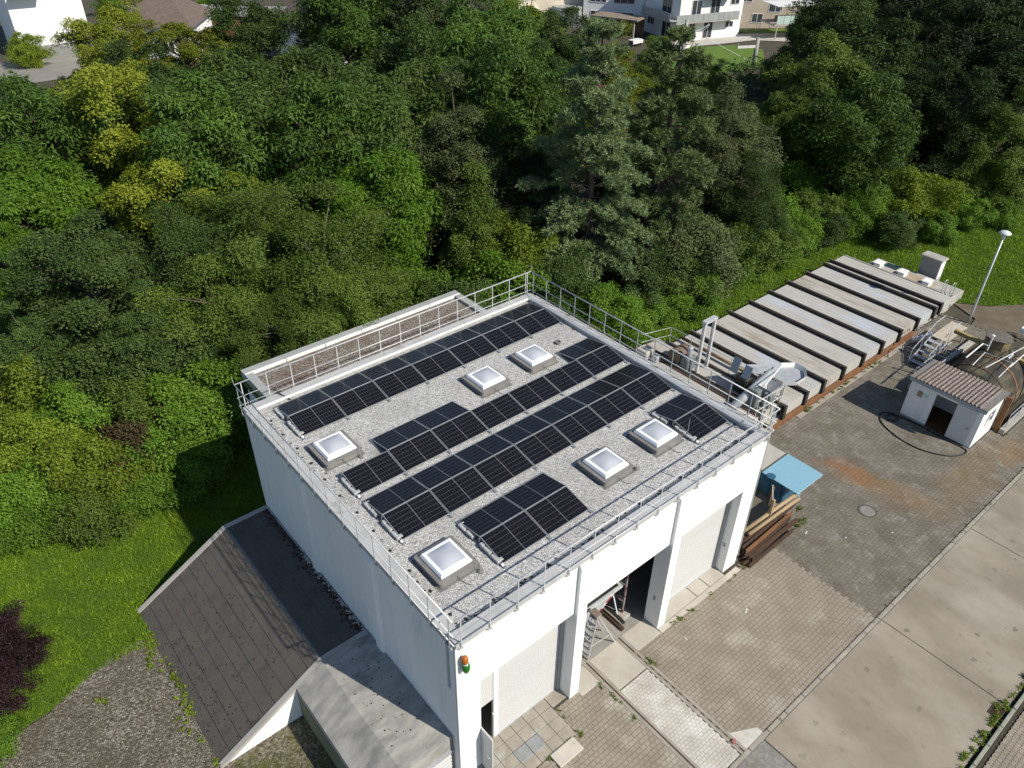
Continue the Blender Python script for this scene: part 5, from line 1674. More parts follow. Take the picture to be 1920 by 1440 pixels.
bark = mat("bark", (.13, .105, .08), (.085, .07, .055), scale=6, rough=.95, bump=.5, bscale=25, stretch=(1, 1, .3), coord='obj')
pbark = mat("pine_bark", (.13, .09, .07), (.08, .06, .05), scale=6, rough=.95, bump=.4, bscale=25, coord='obj')
LM = dict(
    robinia=leaf_mat("robinia_leaf", (0.027, 0.063, 0.012), (0.116, 0.207, 0.030)),
    robinia_b=leaf_mat("robinia_bright_leaf", (0.055, 0.128, 0.012), (0.166, 0.307, 0.026)),
    walnut=leaf_mat("walnut_leaf", (0.033, 0.068, 0.015), (0.137, 0.215, 0.045)),
    yellow=leaf_mat("boxelder_leaf", (.105, .150, .012), (.260, .290, .030)),
    dark=leaf_mat("dark_broad_leaf", (0.022, 0.046, 0.011), (0.084, 0.141, 0.030)),
    grey=leaf_mat("grey_green_leaf", (0.049, 0.068, 0.024), (0.173, 0.215, 0.080)),
    olive=leaf_mat("olive_leaf", (0.042, 0.078, 0.013), (0.160, 0.232, 0.037)),
    maple=leaf_mat("maple_leaf", (0.032, 0.068, 0.017), (0.116, 0.183, 0.045)),
    bright=leaf_mat("hazel_leaf", (0.049, 0.120, 0.011), (0.165, 0.283, 0.028)),
    ygreen=leaf_mat("yellow_green_leaf", (0.091, 0.146, 0.012), (0.220, 0.280, 0.028)),
    shade=leaf_mat("shaded_green_leaf", (.010, .024, .006), (.038, .060, .014)),  # cloud shade over the dark wood put into the leaf colour
    pine=leaf_mat("blue_green_needle", (0.066, 0.100, 0.044), (0.254, 0.339, 0.148), trans=.25),
    pine_b=leaf_mat("green_needle", (0.056, 0.090, 0.028), (0.240, 0.315, 0.120), trans=.25),
    purple=leaf_mat("purple_leaf", (.016, .007, .010), (.050, .024, .028)),
    brown=leaf_mat("reddish_leaf", (.045, .035, .014), (.11, .085, .040)),
)

PROTO = {}


def proto_tree(key, seed, zt, r0, mbark=bark, **kw):
    (V, F, R), C = crown(seed, **kw)
    me = mesh_np(key + "_crown", V, F, R)
    lm = limbs(C, zt, r0, seed)
    tm = lm.mesh(key + "_trunk")
    tm.materials.append(mbark)
    tm.shade_smooth()
    PROTO[key] = (me, tm)


# key, crown radius about R, centre zc, half height rz -> total height about zc+rz
proto_tree("robinia1", 11, 9.0, .24, R=4.6, zc=8.2, rz=4.9, nl=58, ns=20, nleaf=38, L=0.288, W=0.087, strip=True, droop=.6, sr=(.5, 1.0), lobe=.17, zmin=-.8)
proto_tree("robinia2", 12, 8.5, .22, R=4.2, zc=7.6, rz=4.8, nl=52, ns=20, nleaf=38, L=0.302, W=0.084, strip=True, droop=.65, sr=(.5, 1.05), lobe=.18, zmin=-.85)
proto_tree("walnut1", 13, 8.0, .24, R=4.4, zc=7.8, rz=4.6, nl=50, ns=20, nleaf=45, L=0.259, W=0.07, strip=True, droop=.9, sr=(.45, .9), lobe=.18, zmin=-.8)
proto_tree("boxelder1", 14, 7.0, .18, R=3.7, zc=6.2, rz=4.3, nl=62, ns=18, nleaf=61, L=0.144, W=0.105, droop=.4, sr=(.3, .65), lobe=.15, zmin=-.85, rough=.4)
proto_tree("broad1", 15, 8.0, .24, R=4.2, zc=7.0, rz=4.7, nl=64, ns=20, nleaf=61, L=0.158, W=0.112, droop=.35, sr=(.4, .75), lobe=.17, zmin=-.85)
proto_tree("broad2", 16, 7.5, .22, R=3.6, zc=6.5, rz=4.9, nl=60, ns=20, nleaf=61, L=0.137, W=0.091, droop=.35, sr=(.35, .7), lobe=.18, zmin=-.9, rough=.4)
proto_tree("fine1", 17, 5.0, .12, R=3.3, zc=4.1, rz=3.2, nl=60, ns=18, nleaf=58, L=0.115, W=0.059, droop=.15, sr=(.3, .7), lobe=.14, zmin=-.8, rough=.45)
proto_tree("fine2", 27, 5.0, .12, R=3.0, zc=4.3, rz=3.2, nl=54, ns=18, nleaf=58, L=0.122, W=0.059, droop=.15, sr=(.3, .7), lobe=.15, zmin=-.8, rough=.5)
proto_tree("conic1", 18, 6.5, .12, R=2.8, zc=4.4, rz=4.4, nl=58, ns=14, nleaf=54, L=0.13, W=0.077, droop=.25, sr=(.25, .55), lobe=.14, zmin=-.9, tall=.9)
proto_tree("shrub1", 19, 1.2, .05, R=2.0, zc=1.2, rz=1.5, nl=40, ns=14, nleaf=45, L=0.115, W=0.081, droop=.3, sr=(.25, .5), lobe=.16, zmin=-.6, rough=.4)
proto_tree("shrub2", 20, 1.6, .05, R=1.8, zc=1.65, rz=1.9, nl=42, ns=14, nleaf=45, L=0.108, W=0.07, droop=.3, sr=(.25, .52), lobe=.17, zmin=-.7, rough=.45)
proto_tree("shrub4", 24, 1.6, .05, R=1.9, zc=1.5, rz=1.8, nl=42, ns=14, nleaf=45, L=0.122, W=0.084, droop=.35, sr=(.25, .52), lobe=.17, zmin=-.7, rough=.5)
proto_tree("shrub3", 21, .9, .04, R=1.6, zc=.8, rz=1.05, nl=34, ns=12, nleaf=45, L=0.094, W=0.07, droop=.2, sr=(.2, .42), lobe=.16, zmin=-.4, rough=.4)
proto_tree("feathery", 22, .7, .04, R=1.35, zc=.55, rz=1.0, nl=44, ns=12, nleaf=35, L=0.108, W=0.042, droop=-.1, sr=(.15, .36), lobe=.10, zmin=-.2, rough=.55)
for key, seed, H, sp, f in (("pine1", 31, 16.0, 4.2, 2.0), ("pine2", 32, 13.6, 3.7, 1.6)):
    (V, F, R), mb = pine(seed, H, sp, f)
    tm = mb.mesh(key + "_trunk")
    tm.materials.append(pbark)
    PROTO[key] = (mesh_np(key + "_crown", V, F, R), tm)


def plant(key, x, y, s, mkey, label, name="tree", cat="tree", group=None, rz=None, sz=None):
    o = thing(name, label, cat, (x, y, -.05), group)
    o.rotation_euler = (0, 0, rz if rz is not None else random.uniform(0, 6.28))
    o.scale = (s, s, sz or s)
    cm, tm = PROTO[key]
    if not cm.materials:
        cm.materials.append(LM[mkey])
    c = link("crown", cm, None, o)
    c.material_slots[0].link = 'OBJECT'
    c.material_slots[0].material = LM[mkey]
    t = link("trunk", tm, None, o)
    return o

PLANTS = [
    ('boxelder1', 13.65, 71.48, 0.955, 'yellow', 'yellow-green tree before the large white house wall', 'box_elder_tree', 'tree', 'trees of the wood'),
    ('boxelder1', 18.51, 66.72, 0.909, 'yellow', 'yellow-green tree hiding the hipped roof house', 'box_elder_tree', 'tree', 'trees of the wood'),
    ('broad1', 24.22, 65.44, 0.918, 'dark', 'dark leafy tree between garage and steep roofed house', 'broadleaf_tree', 'tree', 'trees of the wood'),
    ('robinia1', 30.94, 58.71, 0.993, 'robinia', 'tall dark robinia at the far edge beyond steep roofed house', 'robinia_tree', 'tree', 'trees of the wood'),
    ('robinia2', 36.08, 57.06, 1.047, 'dark', 'very dark tall tree at the far edge, between robinia and ivy tree', 'robinia_tree', 'tree', 'trees of the wood'),
    ('broad1', 37.20, 52.03, 0.984, 'grey', 'grey-green tall tree at the far edge behind the robinias', 'broadleaf_tree', 'tree', 'trees of the wood'),
    ('robinia2', 36.73, 45.63, 0.969, 'robinia', 'feathery green tree at the far edge in front of cream house', 'robinia_tree', 'tree', 'trees of the wood'),
    ('broad2', 45.63, 51.26, 1.008, 'ygreen', 'tree with yellowing top just before the cream house', 'broadleaf_tree', 'tree', 'trees of the wood'),
    ('broad1', 46.11, 46.48, 0.861, 'dark', 'dark tree behind the taller pine, below the cream house', 'broadleaf_tree', 'tree', 'trees of the wood'),
    ('broad2', 45.69, 38.80, 0.798, 'yellow', 'yellow-green climber-covered tree between the two pine tops', 'broadleaf_tree', 'tree', 'trees of the wood'),
    ('robinia2', 16.42, 38.24, 0.946, 'walnut', 'feathery mid-green tree before the steep brown roof', 'robinia_tree', 'tree', 'trees of the wood'),
    ('robinia2', 1.45, 45.64, 0.891, 'robinia', 'fine dark feathery tree below the driveway hedge', 'robinia_tree', 'tree', 'trees of the wood'),
    ('boxelder1', 6.00, 44.68, 1.073, 'yellow', 'bright yellow-green tree, largest of the yellow ones', 'box_elder_tree', 'tree', 'trees of the wood'),
    ('boxelder1', 6.32, 36.45, 0.873, 'yellow', 'lower yellow-green tree beside the big walnut', 'box_elder_tree', 'tree', 'trees of the wood'),
    ('walnut1', 12.21, 37.87, 1.047, 'walnut', 'broad walnut-like tree with drooping leaves, mid forest', 'walnut_tree', 'tree', 'trees of the wood'),
    ('robinia1', 8.79, 37.02, 0.882, 'robinia', 'feathery dark tree between the yellow tree and the walnut', 'robinia_tree', 'tree', 'trees of the wood'),
    ('robinia1', 14.51, 32.53, 0.919, 'robinia', 'dense feathery tree right of the walnut crown', 'robinia_tree', 'tree', 'trees of the wood'),
    ('walnut1', 18.32, 32.85, 0.992, 'walnut', 'drooping leaved tree in the middle of the wood', 'walnut_tree', 'tree', 'trees of the wood'),
    ('broad2', 20.98, 28.67, 0.924, 'grey', 'grey-green ivy-clad tree left of the dark gap', 'broadleaf_tree', 'tree', 'trees of the wood'),
    ('broad1', 24.00, 37.01, 1.033, 'dark', 'dark round tree behind the ivy-clad tree', 'broadleaf_tree', 'tree', 'trees of the wood'),
    ('robinia2', 25.79, 30.02, 0.977, 'robinia', 'dark feathery tree left of the taller pine', 'robinia_tree', 'tree', 'trees of the wood'),
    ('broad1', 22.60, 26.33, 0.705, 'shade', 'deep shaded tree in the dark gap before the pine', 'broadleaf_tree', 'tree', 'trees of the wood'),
    ('robinia2', 15.23, 27.37, 0.667, 'robinia_b', 'bright drooping robinia at the middle of the forest edge', 'robinia_tree', 'tree', 'trees of the wood'),
    ('robinia2', -1.38, 40.41, 0.713, 'robinia_b', 'bright robinia at the photo edge above the maple', 'robinia_tree', 'tree', 'trees of the wood'),
    ('robinia1', -3.57, 35.99, 0.5, 'robinia_b', 'low bright robinia bough tree at the photo edge', 'robinia_tree', 'tree', 'trees of the wood'),
    ('broad1', -0.97, 28.68, 0.705, 'maple', 'grey-green maple with star leaves above the hedge', 'broadleaf_tree', 'tree', 'trees of the wood'),
    ('broad2', -4.55, 28.03, 0.471, 'maple', 'small dark maple under the bright robinia', 'broadleaf_tree', 'tree', 'trees of the wood'),
    ('broad2', 0.10, 25.37, 0.504, 'maple', 'small maple beside the thin plum trees', 'broadleaf_tree', 'tree', 'trees of the wood'),
    ('fine1', 7.17, 27.50, 1.079, 'olive', 'thin dull green plum tree, tallest behind the hall', 'plum_tree', 'tree', 'trees of the wood'),
    ('fine1', 8.86, 23.88, 1.026, 'olive', 'thin dull green plum tree next to the bright robinia', 'plum_tree', 'tree', 'trees of the wood'),
    ('fine1', 3.76, 25.20, 0.868, 'olive', 'thin plum tree beside the small maple', 'plum_tree', 'tree', 'trees of the wood'),
    ('fine1', 8.37, 21.52, 0.789, 'olive', 'thin plum tree overhanging the annex roof', 'plum_tree', 'tree', 'trees of the wood'),
    ('fine1', 5.51, 21.93, 0.737, 'olive', 'low plum tree behind the annex corner', 'plum_tree', 'tree', 'trees of the wood'),
    ('fine1', 3.55, 28.34, 1.053, 'dark', 'dark thin tree under the yellow-green tree', 'plum_tree', 'tree', 'trees of the wood'),
    ('conic1', 18.53, 23.19, 0.935, 'olive', 'young pointed tree behind the annex', 'young_tree', 'tree', 'trees of the wood'),
    ('broad2', 39.09, 20.97, 0.807, 'grey', 'grey brown-tinged tree right of the lower pine', 'broadleaf_tree', 'tree', 'trees of the wood'),
    ('broad2', 46.83, 22.06, 0.756, 'olive', 'olive green tree below the path end', 'broadleaf_tree', 'tree', 'trees of the wood'),
    ('broad1', 51.27, 21.58, 0.902, 'olive', 'broad olive tree below the raised terrace', 'broadleaf_tree', 'tree', 'trees of the wood'),
    ('broad1', 56.65, 20.98, 0.984, 'dark', 'dark tree right of the broad olive tree', 'broadleaf_tree', 'tree', 'trees of the wood'),
    ('robinia2', 48.02, 16.48, 0.791, 'robinia', 'feathery tree with bare stems before the dark wood', 'robinia_tree', 'tree', 'trees of the wood'),
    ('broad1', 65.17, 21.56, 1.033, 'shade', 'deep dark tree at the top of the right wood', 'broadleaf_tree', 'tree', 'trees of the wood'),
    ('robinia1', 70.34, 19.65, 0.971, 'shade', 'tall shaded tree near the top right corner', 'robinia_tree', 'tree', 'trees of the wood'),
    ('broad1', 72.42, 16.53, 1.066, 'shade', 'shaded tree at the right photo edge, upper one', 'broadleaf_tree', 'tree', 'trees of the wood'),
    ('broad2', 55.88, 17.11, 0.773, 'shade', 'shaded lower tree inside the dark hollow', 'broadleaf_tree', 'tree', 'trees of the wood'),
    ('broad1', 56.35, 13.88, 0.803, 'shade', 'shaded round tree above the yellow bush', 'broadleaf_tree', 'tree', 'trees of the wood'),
    ('broad2', 57.67, 10.31, 0.739, 'olive', 'loose olive tree at the right edge above the lamp', 'broadleaf_tree', 'tree', 'trees of the wood'),
    ('conic1', 57.88, 11.86, 0.826, 'olive', 'upright olive sapling cluster beside the right edge tree', 'young_tree', 'tree', 'trees of the wood'),
    ('fine1', 38.40, 21.33, 0.974, 'grey', 'grey-green thin tree behind the lower pine', 'plum_tree', 'tree', 'trees of the wood'),
    ('fine1', 36.85, 16.83, 0.789, 'dark', 'dark thin tree behind the bright hedge', 'plum_tree', 'tree', 'trees of the wood'),
    ('fine1', 49.45, 17.40, 0.816, 'olive', 'low olive tree before the dark hollow', 'plum_tree', 'tree', 'trees of the wood'),
    ('fine1', 66.64, 52.04, 0.553, 'olive', 'small apple tree on the garden lawn by the railway', 'plum_tree', 'tree', 'trees of the wood'),
    ('fine1', 62.47, 40.37, 0.579, 'olive', 'round bush tree at the lawn before the apartment house', 'plum_tree', 'tree', 'trees of the wood'),
    ('broad2', 42.97, 39.17, 0.672, 'ygreen', 'light green tree hidden behind the taller pine', 'broadleaf_tree', 'tree', 'trees of the wood'),
    ('broad1', 68.74, 117.16, 0.82, 'dark', 'dark tree far beyond the wood near the houses', 'broadleaf_tree', 'tree', 'trees of the wood'),
    ('broad1', 76.06, 103.41, 0.82, 'bright', 'green tree far beyond the wood by the cream house', 'broadleaf_tree', 'tree', 'trees of the wood'),
    ('broad1', 112.71, 58.55, 0.738, 'dark', 'dark tree beyond the raised terrace', 'broadleaf_tree', 'tree', 'trees of the wood'),
    ('broad1', 107.72, 46.20, 0.82, 'dark', 'dark far tree behind the right wood', 'broadleaf_tree', 'tree', 'trees of the wood'),
    ('broad1', 30.67, 22.57, 0.59, 'shade', 'shaded tree between the two pine trunks', 'broadleaf_tree', 'tree', 'trees of the wood'),
    ('broad1', 67.88, 29.93, 1.025, 'dark', 'dark tree behind the broad olive tree at the photo top', 'broadleaf_tree', 'tree', 'trees of the wood'),
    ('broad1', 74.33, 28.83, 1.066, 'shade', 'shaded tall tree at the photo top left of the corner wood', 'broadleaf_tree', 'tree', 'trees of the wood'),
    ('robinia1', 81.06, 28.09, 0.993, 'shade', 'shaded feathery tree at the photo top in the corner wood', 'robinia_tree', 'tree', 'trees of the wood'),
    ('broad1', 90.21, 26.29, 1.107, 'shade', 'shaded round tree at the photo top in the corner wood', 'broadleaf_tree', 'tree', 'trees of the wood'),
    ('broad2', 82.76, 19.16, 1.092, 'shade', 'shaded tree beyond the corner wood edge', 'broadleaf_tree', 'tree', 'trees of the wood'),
    ('broad1', 76.18, 38.02, 0.697, 'dark', 'dark tree between the terrace and the olive tree', 'broadleaf_tree', 'tree', 'trees of the wood'),
    ('broad2', 51.67, 16.62, 0.672, 'shade', 'small shaded tree in the dark hollow bottom', 'broadleaf_tree', 'tree', 'trees of the wood'),
    ('broad1', 64.68, 11.61, 0.902, 'shade', 'shaded tree at the photo edge above the loose olive tree', 'broadleaf_tree', 'tree', 'trees of the wood'),
    ('broad1', 10.42, 52.61, 0.861, 'dark', 'dark tree between the two upper yellow trees', 'broadleaf_tree', 'tree', 'trees of the wood'),
    ('broad2', 34.76, 34.99, 0.84, 'dark', 'dark narrow tree against the taller pine', 'broadleaf_tree', 'tree', 'trees of the wood'),
    ('fine1', 23.65, 23.23, 0.855, 'shade', 'shaded thin tree left of the taller pine foot', 'plum_tree', 'tree', 'trees of the wood'),
    ('broad1', 40.64, 73.76, 0.984, 'dark', 'dark crown behind the tallest robinia', 'broadleaf_tree', 'tree', 'trees of the wood'),
    ('shrub2', 13.63, 22.18, 1.243, 'bright', 'bright shrub behind the annex roof middle', 'shrub', 'shrub', 'hedge and edge shrubs'),
    ('shrub2', 14.86, 19.69, 1.189, 'maple', 'shrub overhanging the annex roof edge', 'shrub', 'shrub', 'hedge and edge shrubs'),
    ('shrub1', 10.77, 22.10, 1.241, 'olive', 'dull shrub behind the annex gravel roof', 'shrub', 'shrub', 'hedge and edge shrubs'),
    ('shrub2', 17.99, 20.38, 1.243, 'bright', 'bright shrub beneath the pointed young tree', 'shrub', 'shrub', 'hedge and edge shrubs'),
    ('shrub2', 20.62, 21.16, 1.459, 'ygreen', 'yellow-green shrub behind the hall roof corner', 'shrub', 'shrub', 'hedge and edge shrubs'),
    ('shrub1', 8.55, 21.66, 1.138, 'olive', 'dull shrub at the annex back edge', 'shrub', 'shrub', 'hedge and edge shrubs'),
    ('shrub2', 12.81, 19.09, 0.919, 'bright', 'light shrub touching the annex far edge', 'shrub', 'shrub', 'hedge and edge shrubs'),
    ('shrub2', -2.11, 25.45, 1.189, 'maple', 'grey-green shrub under the maple', 'shrub', 'shrub', 'hedge and edge shrubs'),
    ('shrub2', 0.56, 24.35, 1.297, 'maple', 'tall shrub right of the maple', 'shrub', 'shrub', 'hedge and edge shrubs'),
    ('shrub1', 1.36, 21.63, 1.172, 'bright', 'bright hedge shrub near the hall back corner', 'shrub', 'shrub', 'hedge and edge shrubs'),
    ('shrub1', -0.70, 19.91, 1.103, 'bright', 'bright hedge shrub in the hedge middle', 'shrub', 'shrub', 'hedge and edge shrubs'),
    ('shrub1', 1.67, 20.22, 0.966, 'bright', 'bright hedge shrub nearest the hall shadow', 'shrub', 'shrub', 'hedge and edge shrubs'),
    ('shrub1', -1.95, 19.61, 0.966, 'bright', 'low bright hedge shrub above the lawn shadow edge', 'shrub', 'shrub', 'hedge and edge shrubs'),
    ('shrub2', -2.01, 22.62, 0.973, 'olive', 'olive hedge shrub beneath the maple', 'shrub', 'shrub', 'hedge and edge shrubs'),
    ('shrub2', -5.18, 27.13, 1.135, 'ygreen', 'yellowing shrub at the photo edge', 'shrub', 'shrub', 'hedge and edge shrubs'),
    ('shrub2', -6.13, 22.54, 0.919, 'ygreen', 'big yellow-green hedge shrub at the photo edge', 'shrub', 'shrub', 'hedge and edge shrubs'),
    ('shrub1', -5.27, 20.63, 1.034, 'ygreen', 'yellow-green hedge shrub above the lawn', 'shrub', 'shrub', 'hedge and edge shrubs'),
    ('shrub1', -4.16, 19.28, 0.931, 'ygreen', 'small yellow-green shrub beside the reddish one', 'shrub', 'shrub', 'hedge and edge shrubs'),
    ('shrub1', -2.66, 20.19, 0.966, 'brown', 'reddish-brown tinged shrub in the hedge', 'shrub', 'shrub', 'hedge and edge shrubs'),
    ('shrub2', -4.36, 23.47, 0.973, 'bright', 'green hedge shrub between the two yellow ones', 'shrub', 'shrub', 'hedge and edge shrubs'),
    ('shrub1', -7.69, 20.33, 0.862, 'bright', 'low green shrub at the lawn and photo edge', 'shrub', 'shrub', 'hedge and edge shrubs'),
    ('shrub3', -6.81, 19.40, 0.95, 'bright', 'low green shrub spilling onto the lawn edge', 'shrub', 'shrub', 'hedge and edge shrubs'),
    ('shrub3', -5.74, 18.26, 0.9, 'olive', 'low olive shrub spilling onto the lawn', 'shrub', 'shrub', 'hedge and edge shrubs'),
    ('shrub3', -3.43, 18.36, 0.85, 'bright', 'low shrub at the lawn edge by the reddish shrub', 'shrub', 'shrub', 'hedge and edge shrubs'),
    ('shrub1', -1.07, 18.25, 0.793, 'bright', 'bright low hedge shrub over the shaded lawn', 'shrub', 'shrub', 'hedge and edge shrubs'),
    ('shrub3', -8.31, 19.64, 0.8, 'bright', 'small shrub at the very lawn corner', 'shrub', 'shrub', 'hedge and edge shrubs'),
    ('shrub2', 43.45, 20.39, 1.351, 'bright', 'bright hedge bush behind the grey thin tree', 'shrub', 'shrub', 'hedge and edge shrubs'),
    ('shrub2', 48.64, 20.26, 1.459, 'bright', 'bright bush before the olive trees', 'shrub', 'shrub', 'hedge and edge shrubs'),
    ('shrub2', 50.06, 18.19, 1.243, 'dark', 'dark bush at the edge of the hollow', 'shrub', 'shrub', 'hedge and edge shrubs'),
    ('shrub1', 39.42, 16.86, 1.31, 'bright', 'bright bush in the tank-side hedge, upper middle', 'shrub', 'shrub', 'hedge and edge shrubs'),
    ('shrub1', 45.10, 18.20, 1.241, 'bright', 'bright bush in the tank-side hedge, upper end', 'shrub', 'shrub', 'hedge and edge shrubs'),
    ('shrub1', 35.05, 15.78, 1.172, 'olive', 'olive bush in the tank-side hedge', 'shrub', 'shrub', 'hedge and edge shrubs'),
    ('shrub1', 31.03, 15.96, 1.241, 'maple', 'grey-green bush in the tank-side hedge', 'shrub', 'shrub', 'hedge and edge shrubs'),
    ('shrub1', 43.35, 16.27, 1.103, 'olive', 'olive bush above the far tank end', 'shrub', 'shrub', 'hedge and edge shrubs'),
    ('shrub1', 37.25, 15.54, 1.034, 'olive', 'dull bush behind the middle tank lids', 'shrub', 'shrub', 'hedge and edge shrubs'),
    ('shrub1', 40.85, 15.37, 0.897, 'bright', 'bright low bush behind the tank lids', 'shrub', 'shrub', 'hedge and edge shrubs'),
    ('shrub1', 43.59, 14.60, 0.862, 'maple', 'low bush behind the far tank lid', 'shrub', 'shrub', 'hedge and edge shrubs'),
    ('shrub2', 49.76, 13.33, 1.243, 'ygreen', 'yellow-green climber-covered bush on the right lawn edge', 'shrub', 'shrub', 'hedge and edge shrubs'),
    ('shrub2', 51.00, 11.64, 1.135, 'ygreen', 'second yellow-green bush, right of the first', 'shrub', 'shrub', 'hedge and edge shrubs'),
    ('shrub2', 47.82, 14.08, 1.027, 'bright', 'green bush left of the yellow-green pair', 'shrub', 'shrub', 'hedge and edge shrubs'),
    ('shrub1', 45.63, 14.46, 0.966, 'bright', 'low green bush at the right lawn edge', 'shrub', 'shrub', 'hedge and edge shrubs'),
    ('shrub1', 47.17, 11.29, 0.828, 'maple', 'low grey-green bush under the yellow-green bushes', 'shrub', 'shrub', 'hedge and edge shrubs'),
    ('shrub1', 50.15, 9.83, 0.793, 'bright', 'low bush where the right lawn narrows', 'shrub', 'shrub', 'hedge and edge shrubs'),
    ('shrub2', 57.03, 11.31, 1.297, 'olive', 'upright olive bush above the lamp', 'shrub', 'shrub', 'hedge and edge shrubs'),
    ('shrub2', 58.85, 9.15, 1.297, 'olive', 'olive bush at the right photo edge', 'shrub', 'shrub', 'hedge and edge shrubs'),
    ('shrub1', 54.20, 9.84, 0.862, 'bright', 'low pale bush behind the lamp head', 'shrub', 'shrub', 'hedge and edge shrubs'),
    ('shrub1', 56.44, 8.04, 0.793, 'bright', 'low pale bush at the right photo edge', 'shrub', 'shrub', 'hedge and edge shrubs'),
    ('shrub1', 22.05, 15.80, 1.0, 'bright', 'bright bush right of the hall back corner', 'shrub', 'shrub', 'hedge and edge shrubs'),
    ('shrub1', 22.87, 14.46, 0.862, 'bright', 'bright low bush beside the hall railing', 'shrub', 'shrub', 'hedge and edge shrubs'),
    ('shrub2', 21.03, 18.11, 1.135, 'dark', 'dark bush below the taller pine', 'shrub', 'shrub', 'hedge and edge shrubs'),
    ('shrub1', 25.71, 16.03, 0.966, 'maple', 'grey bush under the lower pine', 'shrub', 'shrub', 'hedge and edge shrubs'),
    ('shrub1', 28.42, 15.83, 1.172, 'olive', 'olive bush right of the lower pine trunk', 'shrub', 'shrub', 'hedge and edge shrubs'),
    ('shrub1', 28.72, 14.12, 0.828, 'bright', 'bright bush near the lifting portal', 'shrub', 'shrub', 'hedge and edge shrubs'),
    ('shrub3', 26.31, 14.78, 0.85, 'bright', 'low bush above the grass behind the portal', 'shrub', 'shrub', 'hedge and edge shrubs'),
    ('shrub3', 20.85, 15.11, 0.85, 'ygreen', 'light low bush along the hall railing', 'shrub', 'shrub', 'hedge and edge shrubs'),
    ('shrub2', 30.64, 15.84, 1.351, 'grey', 'tall grey-green bush right of the lower pine', 'shrub', 'shrub', 'hedge and edge shrubs'),
    ('shrub2', 27.66, 16.50, 1.081, 'dark', 'dark bush between the pine trunks', 'shrub', 'shrub', 'hedge and edge shrubs'),
    ('shrub3', 34.00, 15.02, 0.95, 'bright', 'low bush above the first tank beams', 'shrub', 'shrub', 'hedge and edge shrubs'),
    ('shrub3', 38.31, 14.74, 0.9, 'bright', 'low bush above the middle tank beams', 'shrub', 'shrub', 'hedge and edge shrubs'),
    ('shrub2', 11.78, 102.49, 1.081, 'ygreen', 'clipped green hedge block beside the driveway', 'shrub', 'shrub', 'hedge and edge shrubs'),
    ('shrub1', 13.43, 86.23, 0.897, 'shade', 'dark spiky shrub beside the driveway', 'shrub', 'shrub', 'hedge and edge shrubs'),
    ('shrub1', 76.70, 59.37, 0.897, 'ygreen', 'flowering bush beside the garden table', 'shrub', 'shrub', 'hedge and edge shrubs'),
    ('shrub2', 68.56, 46.84, 0.919, 'olive', 'bush between the railway poles', 'shrub', 'shrub', 'hedge and edge shrubs'),
    ('shrub2', 66.74, 40.52, 0.703, 'dark', 'bush at the foot of the short railway pole', 'shrub', 'shrub', 'hedge and edge shrubs'),
    ('shrub2', 78.33, 41.71, 1.135, 'dark', 'dark bush below the pale garden path', 'shrub', 'shrub', 'hedge and edge shrubs'),
    ('shrub2', 61.35, 49.16, 0.919, 'olive', 'bush on the railway bank behind the pines', 'shrub', 'shrub', 'hedge and edge shrubs'),
    ('shrub2', 60.03, 42.71, 0.865, 'bright', 'bush on the railway bank at the tall pole', 'shrub', 'shrub', 'hedge and edge shrubs'),
    ('shrub1', 29.23, 129.22, 1.034, 'bright', 'green hedge behind the hipped roof house', 'shrub', 'shrub', 'hedge and edge shrubs'),
    ('shrub1', 40.00, 118.72, 1.034, 'bright', 'green hedge behind the garage', 'shrub', 'shrub', 'hedge and edge shrubs'),
]
for (k, x, y, s, mk, lab, nm, cat, grp) in PLANTS:
    if k == "fine1" and int(x * 10) % 2:
        k = "fine2"
    if k == "shrub2" and int(x * 10) % 2:
        k = "shrub4"
    sz = s * random.uniform(.95, 1.05)
    plant(k, x, y, s * random.uniform(.92, 1.12) * (1.2 if k == "boxelder1" else 1.12 if cat == "tree" else 1.0), mk, lab, nm, cat, grp, None, sz)
plant("pine1", 25.1, 20.4, 1.0, "pine", "taller blue-green pine behind the hall, nearer the annex", "pine_tree", "tree", "pine trees", 1.0)
p2_ = plant("pine2", 29.9, 19.0, 1.14, "pine_b", "lower green pine with bare brown lower branches", "pine_tree", "tree", "pine trees", 2.4)
twig_m = mat("dead_twigs", (.23, .18, .14), (.16, .125, .10), scale=4, rough=.95)
tr_ = random.Random(17)
mb = MB()
for _ in range(170):                              # bare brown lower boughs on the yard side of the pine
    a = tr_.gauss(4.0, .75)
    z = tr_.uniform(1.5, 7.2)
    l = tr_.uniform(.7, 2.1)
    p0 = Vector((0, 0, z))
    d_ = Vector((math.cos(a), math.sin(a), tr_.uniform(-.55, .15))).normalized()
    p1 = p0 + d_ * l
    mb.tube([p0, p0.lerp(p1, .5) + Vector((0, 0, .1)), p1], [.03, .02, .008], 4, False)
    for _k in range(3):
        q = p0.lerp(p1, tr_.uniform(.4, .95))
        mb.tube([q, q + Vector((tr_.uniform(-.4, .4), tr_.uniform(-.4, .4), tr_.uniform(-.5, .05)))], [.014, .006], 3, False)
dm = mb.mesh("dead_branches")
dt_ = link("dead_branches", dm, twig_m, p2_)
dt_.rotation_euler = (0, 0, -2.4)
dt_["label"] = "bare brown lower branches of the pine"
for i, (x, y, s, lb) in enumerate(((-10.2, 14.1, .95, "dark purple feathery shrub at the lawn edge, uppermost"), (-9.8, 13.0, .85, "dark purple feathery shrub reaching over the lawn"), (-10.6, 12.0, .85, "dark purple feathery shrub beside the gravel"))):
    plant("feathery", x, y, s, "purple", lb, "purple_shrub", "shrub", "purple shrubs")
for (x, y, s, lb) in ((-11.0, 10.2, .6, "small green shrub below the purple shrubs"), (-11.6, 9.4, .6, "low green shrub at the gravel edge")):
    plant("shrub3", x, y, s, "bright", lb, "shrub", "shrub", "hedge and edge shrubs")

